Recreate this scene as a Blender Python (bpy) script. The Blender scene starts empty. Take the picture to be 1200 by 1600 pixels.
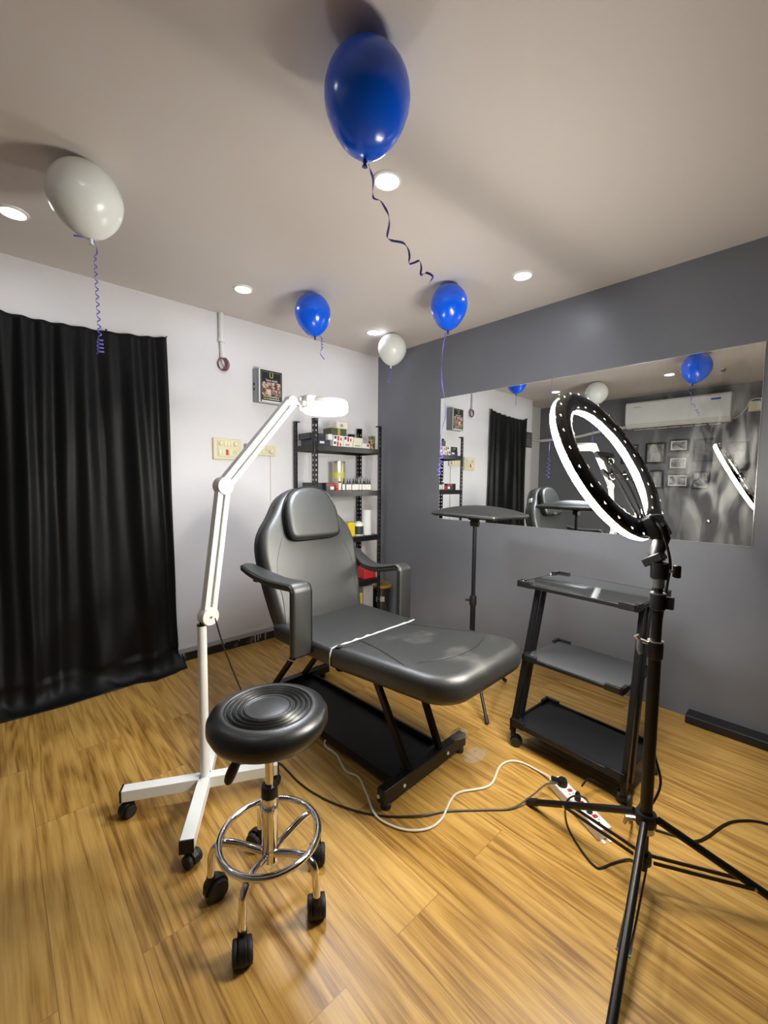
import bpy, bmesh, math, random
from mathutils import Vector, Matrix
R = math.radians
SC = bpy.context.scene
COL = SC.collection

# ------------------------------------------------------------------ camera, world, exposure
CAM_F, CAM_YAW, CAM_PITCH, CAM_ROLL = 661.41, -0.824182, -0.0703549, 0.00974814
CAM_POS = Vector((3.26208, -2.92006, 1.3446))
fw = Vector((math.sin(CAM_YAW)*math.cos(CAM_PITCH), math.cos(CAM_YAW)*math.cos(CAM_PITCH), math.sin(CAM_PITCH)))
rt = fw.cross(Vector((0, 0, 1))).normalized(); up = rt.cross(fw)
c_, s_ = math.cos(CAM_ROLL), math.sin(CAM_ROLL)
rt2 = c_*rt + s_*up; up2 = -s_*rt + c_*up
cd = bpy.data.cameras.new('camera'); cam = bpy.data.objects.new('camera', cd); COL.objects.link(cam)
cam.matrix_world = Matrix(((rt2.x, up2.x, -fw.x, CAM_POS.x), (rt2.y, up2.y, -fw.y, CAM_POS.y), (rt2.z, up2.z, -fw.z, CAM_POS.z), (0, 0, 0, 1)))
cd.sensor_fit = 'VERTICAL'; cd.sensor_height = 36; cd.lens = CAM_F/1600*36; cd.clip_start = .02
SC.camera = cam
w = bpy.data.worlds.new('world'); SC.world = w; w.use_nodes = True
w.node_tree.nodes['Background'].inputs[0].default_value = (.6, .7, .9, 1)
w.node_tree.nodes['Background'].inputs[1].default_value = .05
vs = SC.view_settings; vs.view_transform = 'Standard'; vs.look = 'None'; vs.gamma = 1; vs.use_curve_mapping = False
vs.exposure = 0.0
RING_STRENGTH, MAG_STRENGTH, DOWN_STRENGTH = 116.0, 138.0, 86.0
RING_COL, MAG_COL, DOWN_COL = (1, .95, .84), (.95, 1.0, 1.06), (.96, 1.0, 1.06)

# ------------------------------------------------------------------ helpers
def crm(pts, n=6):
    pts = [Vector(p) for p in pts]; out = []
    for i in range(len(pts)-1):
        p0 = pts[max(i-1, 0)]; p1 = pts[i]; p2 = pts[i+1]; p3 = pts[min(i+2, len(pts)-1)]
        for k in range(n):
            t = k/n
            out.append(.5*((2*p1)+(p2-p0)*t+(2*p0-5*p1+4*p2-p3)*t*t+(3*p1-p0-3*p2+p3)*t**3))
    out.append(pts[-1]); return out

def rrect(x0, y0, x1, y1, r, n=5):
    """rounded rectangle outline, r is one radius or four (x1y0, x1y1, x0y1, x0y0)"""
    rs = r if isinstance(r, (tuple, list)) else (r,)*4
    o = []
    for (cx, cy, a0), q in zip(((x1, y0, -90), (x1, y1, 0), (x0, y1, 90), (x0, y0, 180)), rs):
        sx = 1 if cx == x1 else -1; sy = 1 if cy == y1 else -1
        for k in range(n+1):
            a = R(a0+90*k/n); o.append((cx-sx*q+q*math.cos(a), cy-sy*q+q*math.sin(a)))
    return o

class MB:
    def __init__(s, M=None): s.bm = bmesh.new(); s.M = M or Matrix.Identity(4)
    def poly(s, verts, faces, mi=0):
        vs_ = [s.bm.verts.new(s.M @ Vector(v)) for v in verts]
        for f in faces:
            try: s.bm.faces.new([vs_[i] for i in f]).material_index = mi
            except ValueError: pass
        return s
    def box(s, a, b, mi=0, M=None):
        a, b = Vector(a), Vector(b)
        v = [Vector((x, y, z)) for x in (a.x, b.x) for y in (a.y, b.y) for z in (a.z, b.z)]
        if M: v = [M @ q for q in v]
        return s.poly(v, [(0, 1, 3, 2), (4, 6, 7, 5), (0, 4, 5, 1), (2, 3, 7, 6), (0, 2, 6, 4), (1, 5, 7, 3)], mi)
    def bar(s, p, q, wd, ht, upv=(0, 0, 1), mi=0):
        p, q = Vector(p), Vector(q); d = (q-p); L = d.length; d.normalize()
        side = d.cross(Vector(upv))
        if side.length < 1e-4: side = d.cross(Vector((1, 0, 0)))
        side.normalize(); u = side.cross(d)
        M = Matrix(((d.x, side.x, u.x, p.x), (d.y, side.y, u.y, p.y), (d.z, side.z, u.z, p.z), (0, 0, 0, 1)))
        return s.box((0, -wd/2, -ht/2), (L, wd/2, ht/2), mi, M)
    def tube(s, pts, r, seg=8, closed=False, mi=0, caps=True):
        pts = [Vector(p) for p in pts]; n = len(pts)
        rr = r if isinstance(r, (list, tuple)) else [r]*n
        rings = []; prev = None
        for i, p in enumerate(pts):
            a = pts[(i-1) % n] if (closed or i > 0) else p
            b = pts[(i+1) % n] if (closed or i < n-1) else p
            t = (b-a)
            t = t.normalized() if t.length > 1e-9 else Vector((0, 0, 1))
            if prev is None:
                h = Vector((0, 0, 1)) if abs(t.z) < .9 else Vector((1, 0, 0))
                nn = t.cross(h).normalized()
            else:
                nn = prev-t*prev.dot(t)
                nn = nn.normalized() if nn.length > 1e-6 else t.orthogonal().normalized()
            prev = nn; bb = t.cross(nn)
            rings.append([s.bm.verts.new(s.M @ (p+rr[i]*(math.cos(2*math.pi*k/seg)*nn+math.sin(2*math.pi*k/seg)*bb))) for k in range(seg)])
        m = n if closed else n-1
        for i in range(m):
            A, B = rings[i], rings[(i+1) % n]
            for k in range(seg):
                f = s.bm.faces.new((A[k], A[(k+1) % seg], B[(k+1) % seg], B[k])); f.material_index = mi
        if not closed and caps:
            s.bm.faces.new(rings[0][::-1]).material_index = mi; s.bm.faces.new(rings[-1]).material_index = mi
        return s
    def cyl(s, p, q, r, r2=None, seg=20, mi=0):
        return s.tube([p, q], [r, r if r2 is None else r2], seg, mi=mi)
    def lathe(s, prof, o=(0, 0, 0), axis=(0, 0, 1), seg=32, mi=0):
        o = Vector(o); ax = Vector(axis).normalized()
        a = ax.orthogonal().normalized(); b = ax.cross(a); rings = []
        for r, z in prof:
            if r < 1e-6: rings.append([s.bm.verts.new(s.M @ (o+ax*z))])
            else: rings.append([s.bm.verts.new(s.M @ (o+ax*z+r*(math.cos(2*math.pi*k/seg)*a+math.sin(2*math.pi*k/seg)*b))) for k in range(seg)])
        for A, B in zip(rings, rings[1:]):
            for k in range(seg):
                k2 = (k+1) % seg
                if len(A) == 1 and len(B) == 1: continue
                if len(A) == 1: f = s.bm.faces.new((A[0], B[k2], B[k]))
                elif len(B) == 1: f = s.bm.faces.new((A[k], A[k2], B[0]))
                else: f = s.bm.faces.new((A[k], A[k2], B[k2], B[k]))
                f.material_index = mi
        return s
    def ball(s, c, r, seg=16, sq=1.0, mi=0):
        n = seg//2
        return s.lathe([(r*math.sin(math.pi*k/n), -r*sq*math.cos(math.pi*k/n)) for k in range(n+1)], c, seg=seg, mi=mi)
    def pad(s, outline, O, U, V, thick, er, crown=0.0, rings=5, mi=0):
        """upholstered slab: outline (u, v) counter-clockwise, rounded edges, crowned top"""
        O, U, V = Vector(O), Vector(U).normalized(), Vector(V).normalized(); W = U.cross(V)
        n = len(outline); pts = [Vector(p) for p in outline]; nor = []
        for i in range(n):
            e1 = (pts[i]-pts[i-1]); e2 = (pts[(i+1) % n]-pts[i])
            t = (e1.normalized() if e1.length > 1e-9 else e2.normalized())+(e2.normalized() if e2.length > 1e-9 else e1.normalized())
            t.normalize(); nor.append(Vector((t.y, -t.x)))
        lay = []
        for k in range(6):
            a = -math.pi/2+math.pi/2*k/5; lay.append((er*(1-math.cos(a)), er+er*math.sin(a)))
        for k in range(6):
            a = math.pi/2*k/5; lay.append((er*(1-math.cos(a)), thick-er+er*math.sin(a)))
        cen = sum(pts, Vector((0, 0)))/n; R_ = []
        P = lambda q, h: s.bm.verts.new(s.M @ (O+U*q.x+V*q.y+W*h))
        for ins, h in lay: R_.append([P(pts[i]-nor[i]*ins, h) for i in range(n)])
        base = [pts[i]-nor[i]*er for i in range(n)]
        for k in range(1, rings):
            f = 1-k/rings; R_.append([P(cen+(q-cen)*f, thick+crown*(1-f*f)) for q in base])
        for A, B in zip(R_, R_[1:]):
            for k in range(n):
                k2 = (k+1) % n; s.bm.faces.new((A[k], A[k2], B[k2], B[k])).material_index = mi
        top = P(cen, thick+crown); bot = P(cen, 0)
        for k in range(n):
            k2 = (k+1) % n
            s.bm.faces.new((R_[-1][k], R_[-1][k2], top)).material_index = mi
            s.bm.faces.new((R_[0][k2], R_[0][k], bot)).material_index = mi
        return s
    def build(s, name, mats, parent=None, bevel=0, sharp=35, solid=0, label=None):
        bm = s.bm; bmesh.ops.recalc_face_normals(bm, faces=bm.faces[:])
        org = Vector((0, 0, 0))
        q = parent
        while q is not None: org += q.location; q = q.parent
        if parent is not None: bmesh.ops.translate(bm, verts=bm.verts[:], vec=-org)
        for f in bm.faces: f.smooth = True
        for e in bm.edges:
            if len(e.link_faces) == 2 and e.calc_face_angle(0) > R(sharp): e.smooth = False
        me = bpy.data.meshes.new(name); bm.to_mesh(me); bm.free()
        for m in (mats if isinstance(mats, (list, tuple)) else [mats]): me.materials.append(m)
        o = bpy.data.objects.new(name, me); COL.objects.link(o)
        if parent is not None: o.parent = parent
        if solid:
            md = o.modifiers.new('solid', 'SOLIDIFY'); md.thickness = solid; md.offset = 0
        if bevel:
            md = o.modifiers.new('bevel', 'BEVEL'); md.width = bevel; md.segments = 2; md.limit_method = 'ANGLE'; md.angle_limit = R(40)
        if label: o['label'] = label
        return o

def thing(name, label, cat, loc, group=None):
    o = bpy.data.objects.new(name, None); COL.objects.link(o); o.location = loc; o.empty_display_size = .05
    o['label'] = label; o['category'] = cat
    if group: o['group'] = group
    return o
def tag(o, label, cat, group=None):
    o['label'] = label; o['category'] = cat
    if group: o['group'] = group
    return o
def struct(o): o['kind'] = 'structure'; return o
def copy_tree(o, loc, label):
    def cp(q, par):
        c = q.copy(); COL.objects.link(c); c.parent = par
        for ch in list(q.children): cp(ch, c)
        return c
    c = cp(o, None); c.location = loc; c['label'] = label; return c
def text_mesh(body, size, M, mat, name, parent, depth=.0006, shear=0.0, sx=1.0):
    cu = bpy.data.curves.new('txt', 'FONT'); cu.body = body; cu.size = size; cu.align_x = 'CENTER'; cu.align_y = 'CENTER'; cu.extrude = depth; cu.shear = shear
    t = bpy.data.objects.new('txt', cu); COL.objects.link(t)
    bpy.context.view_layer.update()
    me = bpy.data.meshes.new_from_object(t.evaluated_get(bpy.context.evaluated_depsgraph_get()))
    bpy.data.objects.remove(t); bpy.data.curves.remove(cu)
    me.transform(M @ Matrix.Diagonal((sx, 1, 1, 1)))
    org = Vector((0, 0, 0)); q = parent
    while q is not None: org += q.location; q = q.parent
    me.transform(Matrix.Translation(-org)); me.materials.clear(); me.materials.append(mat); me.name = name
    o = bpy.data.objects.new(name, me); COL.objects.link(o); o.parent = parent
    return o

# ------------------------------------------------------------------ materials
def mat(name, col, rough=.5, metal=0, spec=.5, bump=None, coat=0, sheen=0, alpha=1, trans=0, var=None):
    m = bpy.data.materials.new(name); m.use_nodes = True; nt = m.node_tree; b = nt.nodes['Principled BSDF']
    b.inputs['Base Color'].default_value = (*col, 1); b.inputs['Roughness'].default_value = rough; b.inputs['Metallic'].default_value = metal
    b.inputs['Specular IOR Level'].default_value = spec; b.inputs['Coat Weight'].default_value = coat; b.inputs['Sheen Weight'].default_value = sheen
    b.inputs['Alpha'].default_value = alpha; b.inputs['Transmission Weight'].default_value = trans
    tc = nt.nodes.new('ShaderNodeTexCoord')
    if var:      # (noise scale, second colour, low, high)
        nz = nt.nodes.new('ShaderNodeTexNoise'); nz.inputs['Scale'].default_value = var[0]; nz.inputs['Detail'].default_value = 4
        nt.links.new(tc.outputs['Object'], nz.inputs['Vector'])
        cr = nt.nodes.new('ShaderNodeValToRGB'); cr.color_ramp.elements[0].position = var[2]; cr.color_ramp.elements[1].position = var[3]
        cr.color_ramp.elements[0].color = (*col, 1); cr.color_ramp.elements[1].color = (*var[1], 1)
        nt.links.new(nz.outputs['Fac'], cr.inputs['Fac']); nt.links.new(cr.outputs['Color'], b.inputs['Base Color'])
    if bump:     # (scale, strength)
        nz = nt.nodes.new('ShaderNodeTexNoise'); nz.inputs['Scale'].default_value = bump[0]; nz.inputs['Detail'].default_value = 3
        nt.links.new(tc.outputs['Object'], nz.inputs['Vector'])
        bp = nt.nodes.new('ShaderNodeBump'); bp.inputs['Strength'].default_value = bump[1]; bp.inputs['Distance'].default_value = .005
        nt.links.new(nz.outputs['Fac'], bp.inputs['Height']); nt.links.new(bp.outputs['Normal'], b.inputs['Normal'])
    return m
def emit(name, col, st):
    m = bpy.data.materials.new(name); m.use_nodes = True; nt = m.node_tree; nt.nodes.remove(nt.nodes['Principled BSDF'])
    e = nt.nodes.new('ShaderNodeEmission'); e.inputs[0].default_value = (*col, 1); e.inputs[1].default_value = st
    nt.links.new(e.outputs[0], nt.nodes['Material Output'].inputs['Surface']); return m

def wood_floor():
    m = bpy.data.materials.new('oak laminate'); m.use_nodes = True; nt = m.node_tree; N = nt.nodes; L = nt.links; b = N['Principled BSDF']
    tc = N.new('ShaderNodeTexCoord')
    br = N.new('ShaderNodeTexBrick'); br.inputs['Scale'].default_value = 1; br.inputs['Brick Width'].default_value = 1.22; br.inputs['Row Height'].default_value = .19
    br.inputs['Mortar Size'].default_value = .0011; br.inputs['Mortar Smooth'].default_value = .2; br.offset = .37; br.offset_frequency = 2
    br.inputs['Color1'].default_value = (0, 0, 0, 1); br.inputs['Color2'].default_value = (1, 1, 1, 1); br.inputs['Mortar'].default_value = (.5, .5, .5, 1)
    L.new(tc.outputs['Object'], br.inputs['Vector'])
    rw = N.new('ShaderNodeMath'); rw.operation = 'MULTIPLY'; rw.inputs[1].default_value = 13.0; L.new(br.outputs['Color'], rw.inputs[0])
    def noise(sx, sy, det, rough=.5, dist=0):
        mp = N.new('ShaderNodeMapping'); mp.inputs['Scale'].default_value = (sx, sy, 1); L.new(tc.outputs['Object'], mp.inputs['Vector'])
        n = N.new('ShaderNodeTexNoise'); n.noise_dimensions = '4D'; n.inputs['Scale'].default_value = 1; n.inputs['Detail'].default_value = det
        n.inputs['Roughness'].default_value = rough; n.inputs['Distortion'].default_value = dist
        L.new(mp.outputs['Vector'], n.inputs['Vector']); L.new(rw.outputs[0], n.inputs['W']); return n
    def math_(op, a, bb):
        n = N.new('ShaderNodeMath'); n.operation = op
        for i, v in enumerate((a, bb)):
            if v is None: continue
            if isinstance(v, (int, float)): n.inputs[i].default_value = v
            else: L.new(v, n.inputs[i])
        return n.outputs[0]
    big = noise(.75, 8.5, 2, .5, .3)
    rings = math_('SINE', math_('MULTIPLY', big.outputs['Fac'], 55.0), None)
    fine = noise(7, 210, 3, .6)
    med = noise(1.5, 46, 4, .62, .35)
    fac = math_('ADD', math_('ADD', math_('MULTIPLY', rings, .070), math_('MULTIPLY', fine.outputs['Fac'], .40)), math_('MULTIPLY', med.outputs['Fac'], .60))
    fac = math_('ADD', fac, math_('MULTIPLY', math_('SUBTRACT', br.outputs['Color'], .5), .10))
    cr = N.new('ShaderNodeValToRGB'); e = cr.color_ramp.elements
    e[0].position = .30; e[0].color = (.225, .106, .020, 1); e[1].position = .74; e[1].color = (.65, .41, .125, 1)
    k = e.new(.44); k.color = (.42, .230, .050, 1); k = e.new(.54); k.color = (.52, .302, .075, 1)
    L.new(fac, cr.inputs['Fac'])
    mx = N.new('ShaderNodeMix'); mx.data_type = 'RGBA'; L.new(br.outputs['Fac'], mx.inputs['Factor']); L.new(cr.outputs['Color'], mx.inputs['A']); mx.inputs['B'].default_value = (.27, .145, .045, 1)
    L.new(mx.outputs['Result'], b.inputs['Base Color'])
    rr = N.new('ShaderNodeMapRange'); rr.inputs['To Min'].default_value = .30; rr.inputs['To Max'].default_value = .42; L.new(fine.outputs['Fac'], rr.inputs['Value']); L.new(rr.outputs['Result'], b.inputs['Roughness'])
    b.inputs['Specular IOR Level'].default_value = .5
    bp = N.new('ShaderNodeBump'); bp.inputs['Strength'].default_value = .12; bp.inputs['Distance'].default_value = .002; L.new(fac, bp.inputs['Height']); L.new(bp.outputs['Normal'], b.inputs['Normal'])
    return m

def mirror_mat():
    m = bpy.data.materials.new('mirror silver'); m.use_nodes = True; nt = m.node_tree; N = nt.nodes; L = nt.links; b = N['Principled BSDF']
    b.inputs['Base Color'].default_value = (.86, .88, .87, 1); b.inputs['Metallic'].default_value = 1; b.inputs['Roughness'].default_value = 0
    tc = N.new('ShaderNodeTexCoord'); mp = N.new('ShaderNodeMapping'); mp.inputs['Scale'].default_value = (8, 1, 2.6); mp.inputs['Rotation'].default_value = (0, .5, 0)
    L.new(tc.outputs['Object'], mp.inputs['Vector'])
    nz = N.new('ShaderNodeTexNoise'); nz.inputs['Scale'].default_value = 1.6; nz.inputs['Detail'].default_value = 6; nz.inputs['Distortion'].default_value = 1.2; L.new(mp.outputs['Vector'], nz.inputs['Vector'])
    cr = N.new('ShaderNodeValToRGB'); cr.color_ramp.elements[0].position = .45; cr.color_ramp.elements[1].position = .75; L.new(nz.outputs['Fac'], cr.inputs['Fac'])
    sx = N.new('ShaderNodeSeparateXYZ'); L.new(tc.outputs['Object'], sx.inputs['Vector'])
    mr = N.new('ShaderNodeMapRange'); mr.inputs['From Min'].default_value = .40; mr.inputs['From Max'].default_value = .85; L.new(sx.outputs['X'], mr.inputs['Value'])
    mu = N.new('ShaderNodeMath'); mu.operation = 'MULTIPLY'; L.new(cr.outputs['Color'], mu.inputs[0]); L.new(mr.outputs['Result'], mu.inputs[1])
    mu2 = N.new('ShaderNodeMath'); mu2.operation = 'MULTIPLY'; mu2.inputs[1].default_value = .20; L.new(mu.outputs[0], mu2.inputs[0])
    df = N.new('ShaderNodeBsdfAnisotropic'); df.inputs['Color'].default_value = (.8, .8, .78, 1); df.inputs['Roughness'].default_value = .34
    ms = N.new('ShaderNodeMixShader'); L.new(mu2.outputs[0], ms.inputs[0]); L.new(b.outputs[0], ms.inputs[1]); L.new(df.outputs[0], ms.inputs[2])
    L.new(ms.outputs[0], N['Material Output'].inputs['Surface']); return m

def photo_mat(name, seed, scale=(8, 8, 8), lo=(.02, .02, .02), hi=(.75, .74, .72), p=(.38, .62)):
    m = bpy.data.materials.new(name); m.use_nodes = True; nt = m.node_tree; N = nt.nodes; L = nt.links; b = N['Principled BSDF']
    tc = N.new('ShaderNodeTexCoord'); mp = N.new('ShaderNodeMapping'); mp.inputs['Scale'].default_value = scale; mp.inputs['Location'].default_value = (seed*3.7, seed*1.3, seed*2.1)
    L.new(tc.outputs['Object'], mp.inputs['Vector'])
    nz = N.new('ShaderNodeTexNoise'); nz.inputs['Scale'].default_value = 1; nz.inputs['Detail'].default_value = 3; nz.inputs['Distortion'].default_value = 1; L.new(mp.outputs['Vector'], nz.inputs['Vector'])
    cr = N.new('ShaderNodeValToRGB'); cr.color_ramp.elements[0].position = p[0]; cr.color_ramp.elements[1].position = p[1]
    cr.color_ramp.elements[0].color = (*lo, 1); cr.color_ramp.elements[1].color = (*hi, 1)
    L.new(nz.outputs['Fac'], cr.inputs['Fac']); L.new(cr.outputs['Color'], b.inputs['Base Color']); b.inputs['Roughness'].default_value = .35; return m

M = {}
M['floor'] = wood_floor()
M['white_wall'] = mat('white wall paint', (.74, .735, .765), .6, bump=(30, .05), var=(1.6, (.70, .698, .735), .45, .75))
M['ceiling'] = mat('ceiling paint', (.675, .622, .59), .7, bump=(25, .04))
M['grey_wall'] = mat('slate grey wall paint', (.150, .158, .184), .38, bump=(60, .05), var=(2.2, (.166, .175, .202), .45, .7))
M['grey_wall_b'] = mat('dark grey wall paint', (.145, .150, .165), .5)
M['skirting_black'] = mat('scuffed black skirting', (.012, .012, .014), .45, var=(14, (.10, .10, .11), .60, .66))
M['skirting_ledge'] = mat('grey skirting ledge', (.42, .42, .45), .55)
M['drip'] = mat('grey paint drip', (.45, .45, .47), .5)
M['black_trim'] = mat('black trim', (.008, .008, .01), .5)
M['mirror'] = mirror_mat()
M['mirror_edge'] = mat('polished mirror edge', (.85, .86, .84), .15, .6)
M['chrome'] = mat('chrome', (.82, .82, .84), .08, 1)
M['steel'] = mat('brushed steel', (.55, .56, .58), .3, 1)
M['leather'] = mat('black leatherette', (.017, .018, .018), .46, spec=1.0, bump=(260, .12))
M['leather_dusty'] = mat('dusty black leatherette', (.015, .016, .016), .45, spec=.95, bump=(260, .12), var=(4.5, (.10, .10, .093), .56, .82))
M['stool_vinyl'] = mat('black vinyl', (.009, .010, .011), .34, spec=.7, bump=(300, .06))
M['piping'] = mat('black piping', (.009, .009, .010), .28)
M['thread'] = mat('seam thread', (.012, .012, .012), .5)
M['film'] = mat('torn white film', (.72, .72, .70), .35)
M['black_metal'] = mat('black powder coat', (.006, .006, .007), .36, spec=.4)
M['black_plastic'] = mat('black plastic', (.006, .006, .007), .42, spec=.4)
M['black_gloss'] = mat('gloss black plastic', (.010, .010, .011), .12, coat=.4)
M['black_sheet'] = mat('black shelf sheet', (.007, .008, .009), .32, spec=.4)
M['shelf_glass'] = mat('dark glass shelf', (.020, .022, .024), .05, spec=.8, coat=.5)
M['grey_shelf'] = mat('smoked shelf panel', (.05, .052, .056), .20, spec=.6)
M['rubber'] = mat('rubber', (.012, .012, .012), .6)
M['white_metal'] = mat('white enamelled metal', (.80, .82, .81), .3)
M['white_plastic'] = mat('white plastic', (.82, .82, .80), .35)
M['grey_line'] = mat('grey channel', (.42, .42, .42), .5)
M['cream_plastic'] = mat('cream plastic', (.72, .67, .46), .35)
M['cream_button'] = mat('cream switch', (.80, .75, .55), .3)
M['red_plastic'] = mat('red plastic', (.55, .02, .02), .3)
M['dark_hole'] = mat('dark hole', (.01, .01, .01), .8)
M['curtain'] = mat('black satin', (.0028, .0028, .0032), .50, spec=.22, sheen=.02, bump=(400, .08))
M['blue_balloon'] = mat('blue latex', (.002, .105, .82), .20, spec=.6)
M['white_balloon'] = mat('white latex', (.80, .83, .81), .25, spec=.6)
M['blue_knot'] = mat('dark blue latex', (.004, .012, .16), .4)
M['ribbon'] = mat('violet ribbon', (.16, .14, .62), .35)
M['grey_enclosure'] = mat('grey enclosure', (.24, .25, .26), .45)
M['paper_white'] = mat('white paper', (.80, .80, .78), .6)
M['print_black'] = mat('black print', (.012, .012, .013), .4)
M['print_grey'] = mat('grey print', (.30, .30, .30), .4)
M['print_olive'] = mat('olive print', (.50, .52, .10), .4)
M['print_yellow'] = mat('yellow print', (.62, .60, .14), .4)
M['conduit'] = mat('white conduit', (.74, .74, .73), .4)
M['wire_red'] = mat('red brown wire', (.13, .018, .02), .4)
M['cable_black'] = mat('black cable', (.010, .009, .009), .4)
M['cable_white'] = mat('white cable', (.72, .70, .62), .4)
M['clear_wrap'] = mat('clear plastic wrap', (.70, .70, .70), .10, alpha=.22, spec=.9)
M['clear_cup'] = mat('clear plastic', (.85, .88, .88), .08, alpha=.28, spec=.7)
M['black_frame'] = mat('black frame', (.010, .010, .011), .3)
M['card_dark'] = mat('dark card', (.03, .032, .036), .45)
M['card_slate'] = mat('slate card', (.035, .037, .06), .45)
M['card_white'] = mat('white card', (.78, .77, .74), .5)
M['card_cream'] = mat('cream card', (.74, .70, .58), .5)
M['card_red'] = mat('red card', (.50, .03, .03), .45)
M['card_blue'] = mat('dark blue card', (.02, .03, .10), .45)
M['card_olive'] = mat('olive card', (.07, .075, .045), .45)
M['gold_band'] = mat('gold band', (.40, .33, .06), .35)
M['gold_tin'] = mat('pale gold tin', (.62, .55, .36), .25, .35)
M['gold_lid'] = mat('gold lid', (.50, .30, .06), .25, .6)
M['bottle_white'] = mat('bottle label', (.80, .79, .74), .4)
M['bottle_amber'] = mat('ink bottle', (.10, .06, .04), .2)
M['yellow'] = mat('yellow card', (.80, .58, .02), .45)
M['green_label'] = mat('dark green label', (.03, .05, .04), .45)
M['camo'] = mat('green gold camouflage print', (.06, .065, .03), .35, .2, var=(40, (.35, .30, .10), .5, .55))
M['ac_white'] = mat('ac white', (.76, .78, .76), .25)
M['ac_grille'] = mat('ac grille', (.06, .055, .05), .5)
M['ac_badge'] = mat('ac blue badge', (.02, .05, .40), .35)
M['ring_light'] = emit('ring diffuser glow', RING_COL, RING_STRENGTH)
M['ring_vent'] = emit('ring vent glow', (1, .92, .82), 2.5)
M['mag_light'] = emit('magnifier lamp glow', MAG_COL, MAG_STRENGTH)
M['down_light'] = emit('downlight glow', DOWN_COL, DOWN_STRENGTH)
M['mag_glass'] = mat('lens glass', (.9, .95, .95), .02, trans=1)

# ------------------------------------------------------------------ room shell
H = 2.6; YL = -3.156; YB = -3.90; XF = 7.0; XR = -.25
struct(MB().box((XR-.2, YB-.2, -.1), (XF+.2, .2, 0)).build('floor', M['floor']))
struct(MB().box((XR-.2, YB-.2, H), (XF+.2, .2, H+.1)).build('ceiling', M['ceiling']))
struct(MB().box((XR-.2, YL, 0), (0, 0, H)).build('wall_left', M['white_wall']))
struct(MB().box((XR-.2, YB, 0), (XR, YL, H)).build('wall_recess', M['white_wall']))
struct(MB().box((XR-.2, 0, 0), (XF+.2, .2, H)).build('wall_right', M['grey_wall']))
struct(MB().box((XR-.2, YB-.2, 0), (XF+.2, YB, H)).build('wall_back', M['grey_wall_b']))
struct(MB().box((XF, YB, 0), (XF+.2, 0, H)).build('wall_front', M['grey_wall_b']))
sk = MB().box((0, YL, 0), (.012, -.02, .068)).build('baseboard_left', M['skirting_black']); struct(sk)
led = MB().box((0, YL, .066), (.020, -.02, .100)).build('ledge', M['skirting_ledge'], sk)
random.seed(3)
d = MB()
for y, zz in [(-1.945, .02), (-1.925, .045), (-1.36, .004), (-1.335, .012), (-1.315, .03), (-1.27, .002), (-1.50, .05), (-1.62, .055)]:
    d.box((.010, y-.004, zz), (.0145, y+.004, .067))
d.build('paint_drips', M['drip'], sk)
tr = MB(); tr.poly([(2.73, -.001, 0), (2.73, -.088, 0), (2.73, -.087, .044), (2.73, -.078, .050), (2.73, -.001, .052), (XF-.01, -.001, 0), (XF-.01, -.088, 0), (XF-.01, -.087, .044), (XF-.01, -.078, .050), (XF-.01, -.001, .052)],
    [(0, 1, 2, 3, 4), (9, 8, 7, 6, 5), (0, 5, 6, 1), (1, 6, 7, 2), (2, 7, 8, 3), (3, 8, 9, 4), (4, 9, 5, 0)])
struct(tr.build('trim_1', M['black_trim'], bevel=.004))

# ------------------------------------------------------------------ ceiling downlights
DL = [((.515, -.517), 'recessed downlight in the far corner behind the white balloon'),
      ((1.876, -.516), 'recessed ceiling downlight nearest the grey wall, above the mirror'),
      ((.52, -1.66), 'recessed downlight to the left of the middle blue balloon'),
      ((1.90, -1.66), 'recessed downlight glowing right under the big blue balloon'),
      ((.528, -2.796), 'recessed downlight at far left beside the large white balloon'),
      ((1.85, -2.80), 'recessed downlight seen only in the mirror beside a blue balloon')]
for k, ((x, y), lab) in enumerate(DL):
    if k == 0:
        d0 = thing('recessed_downlight', lab, 'ceiling light', (x, y, H), 'recessed ceiling downlights')
        MB().lathe([(.046, -.001), (.049, -.009), (.060, -.007), (.064, 0), (.046, 0)], (x, y, H), seg=40).build('trim_ring', M['white_plastic'], d0)
        MB().lathe([(0, -.007), (.044, -.0065), (.047, -.001), (0, -.001)], (x, y, H), seg=40).build('diffuser', M['down_light'], d0)
    else: copy_tree(d0, (x, y, H), lab)

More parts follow.
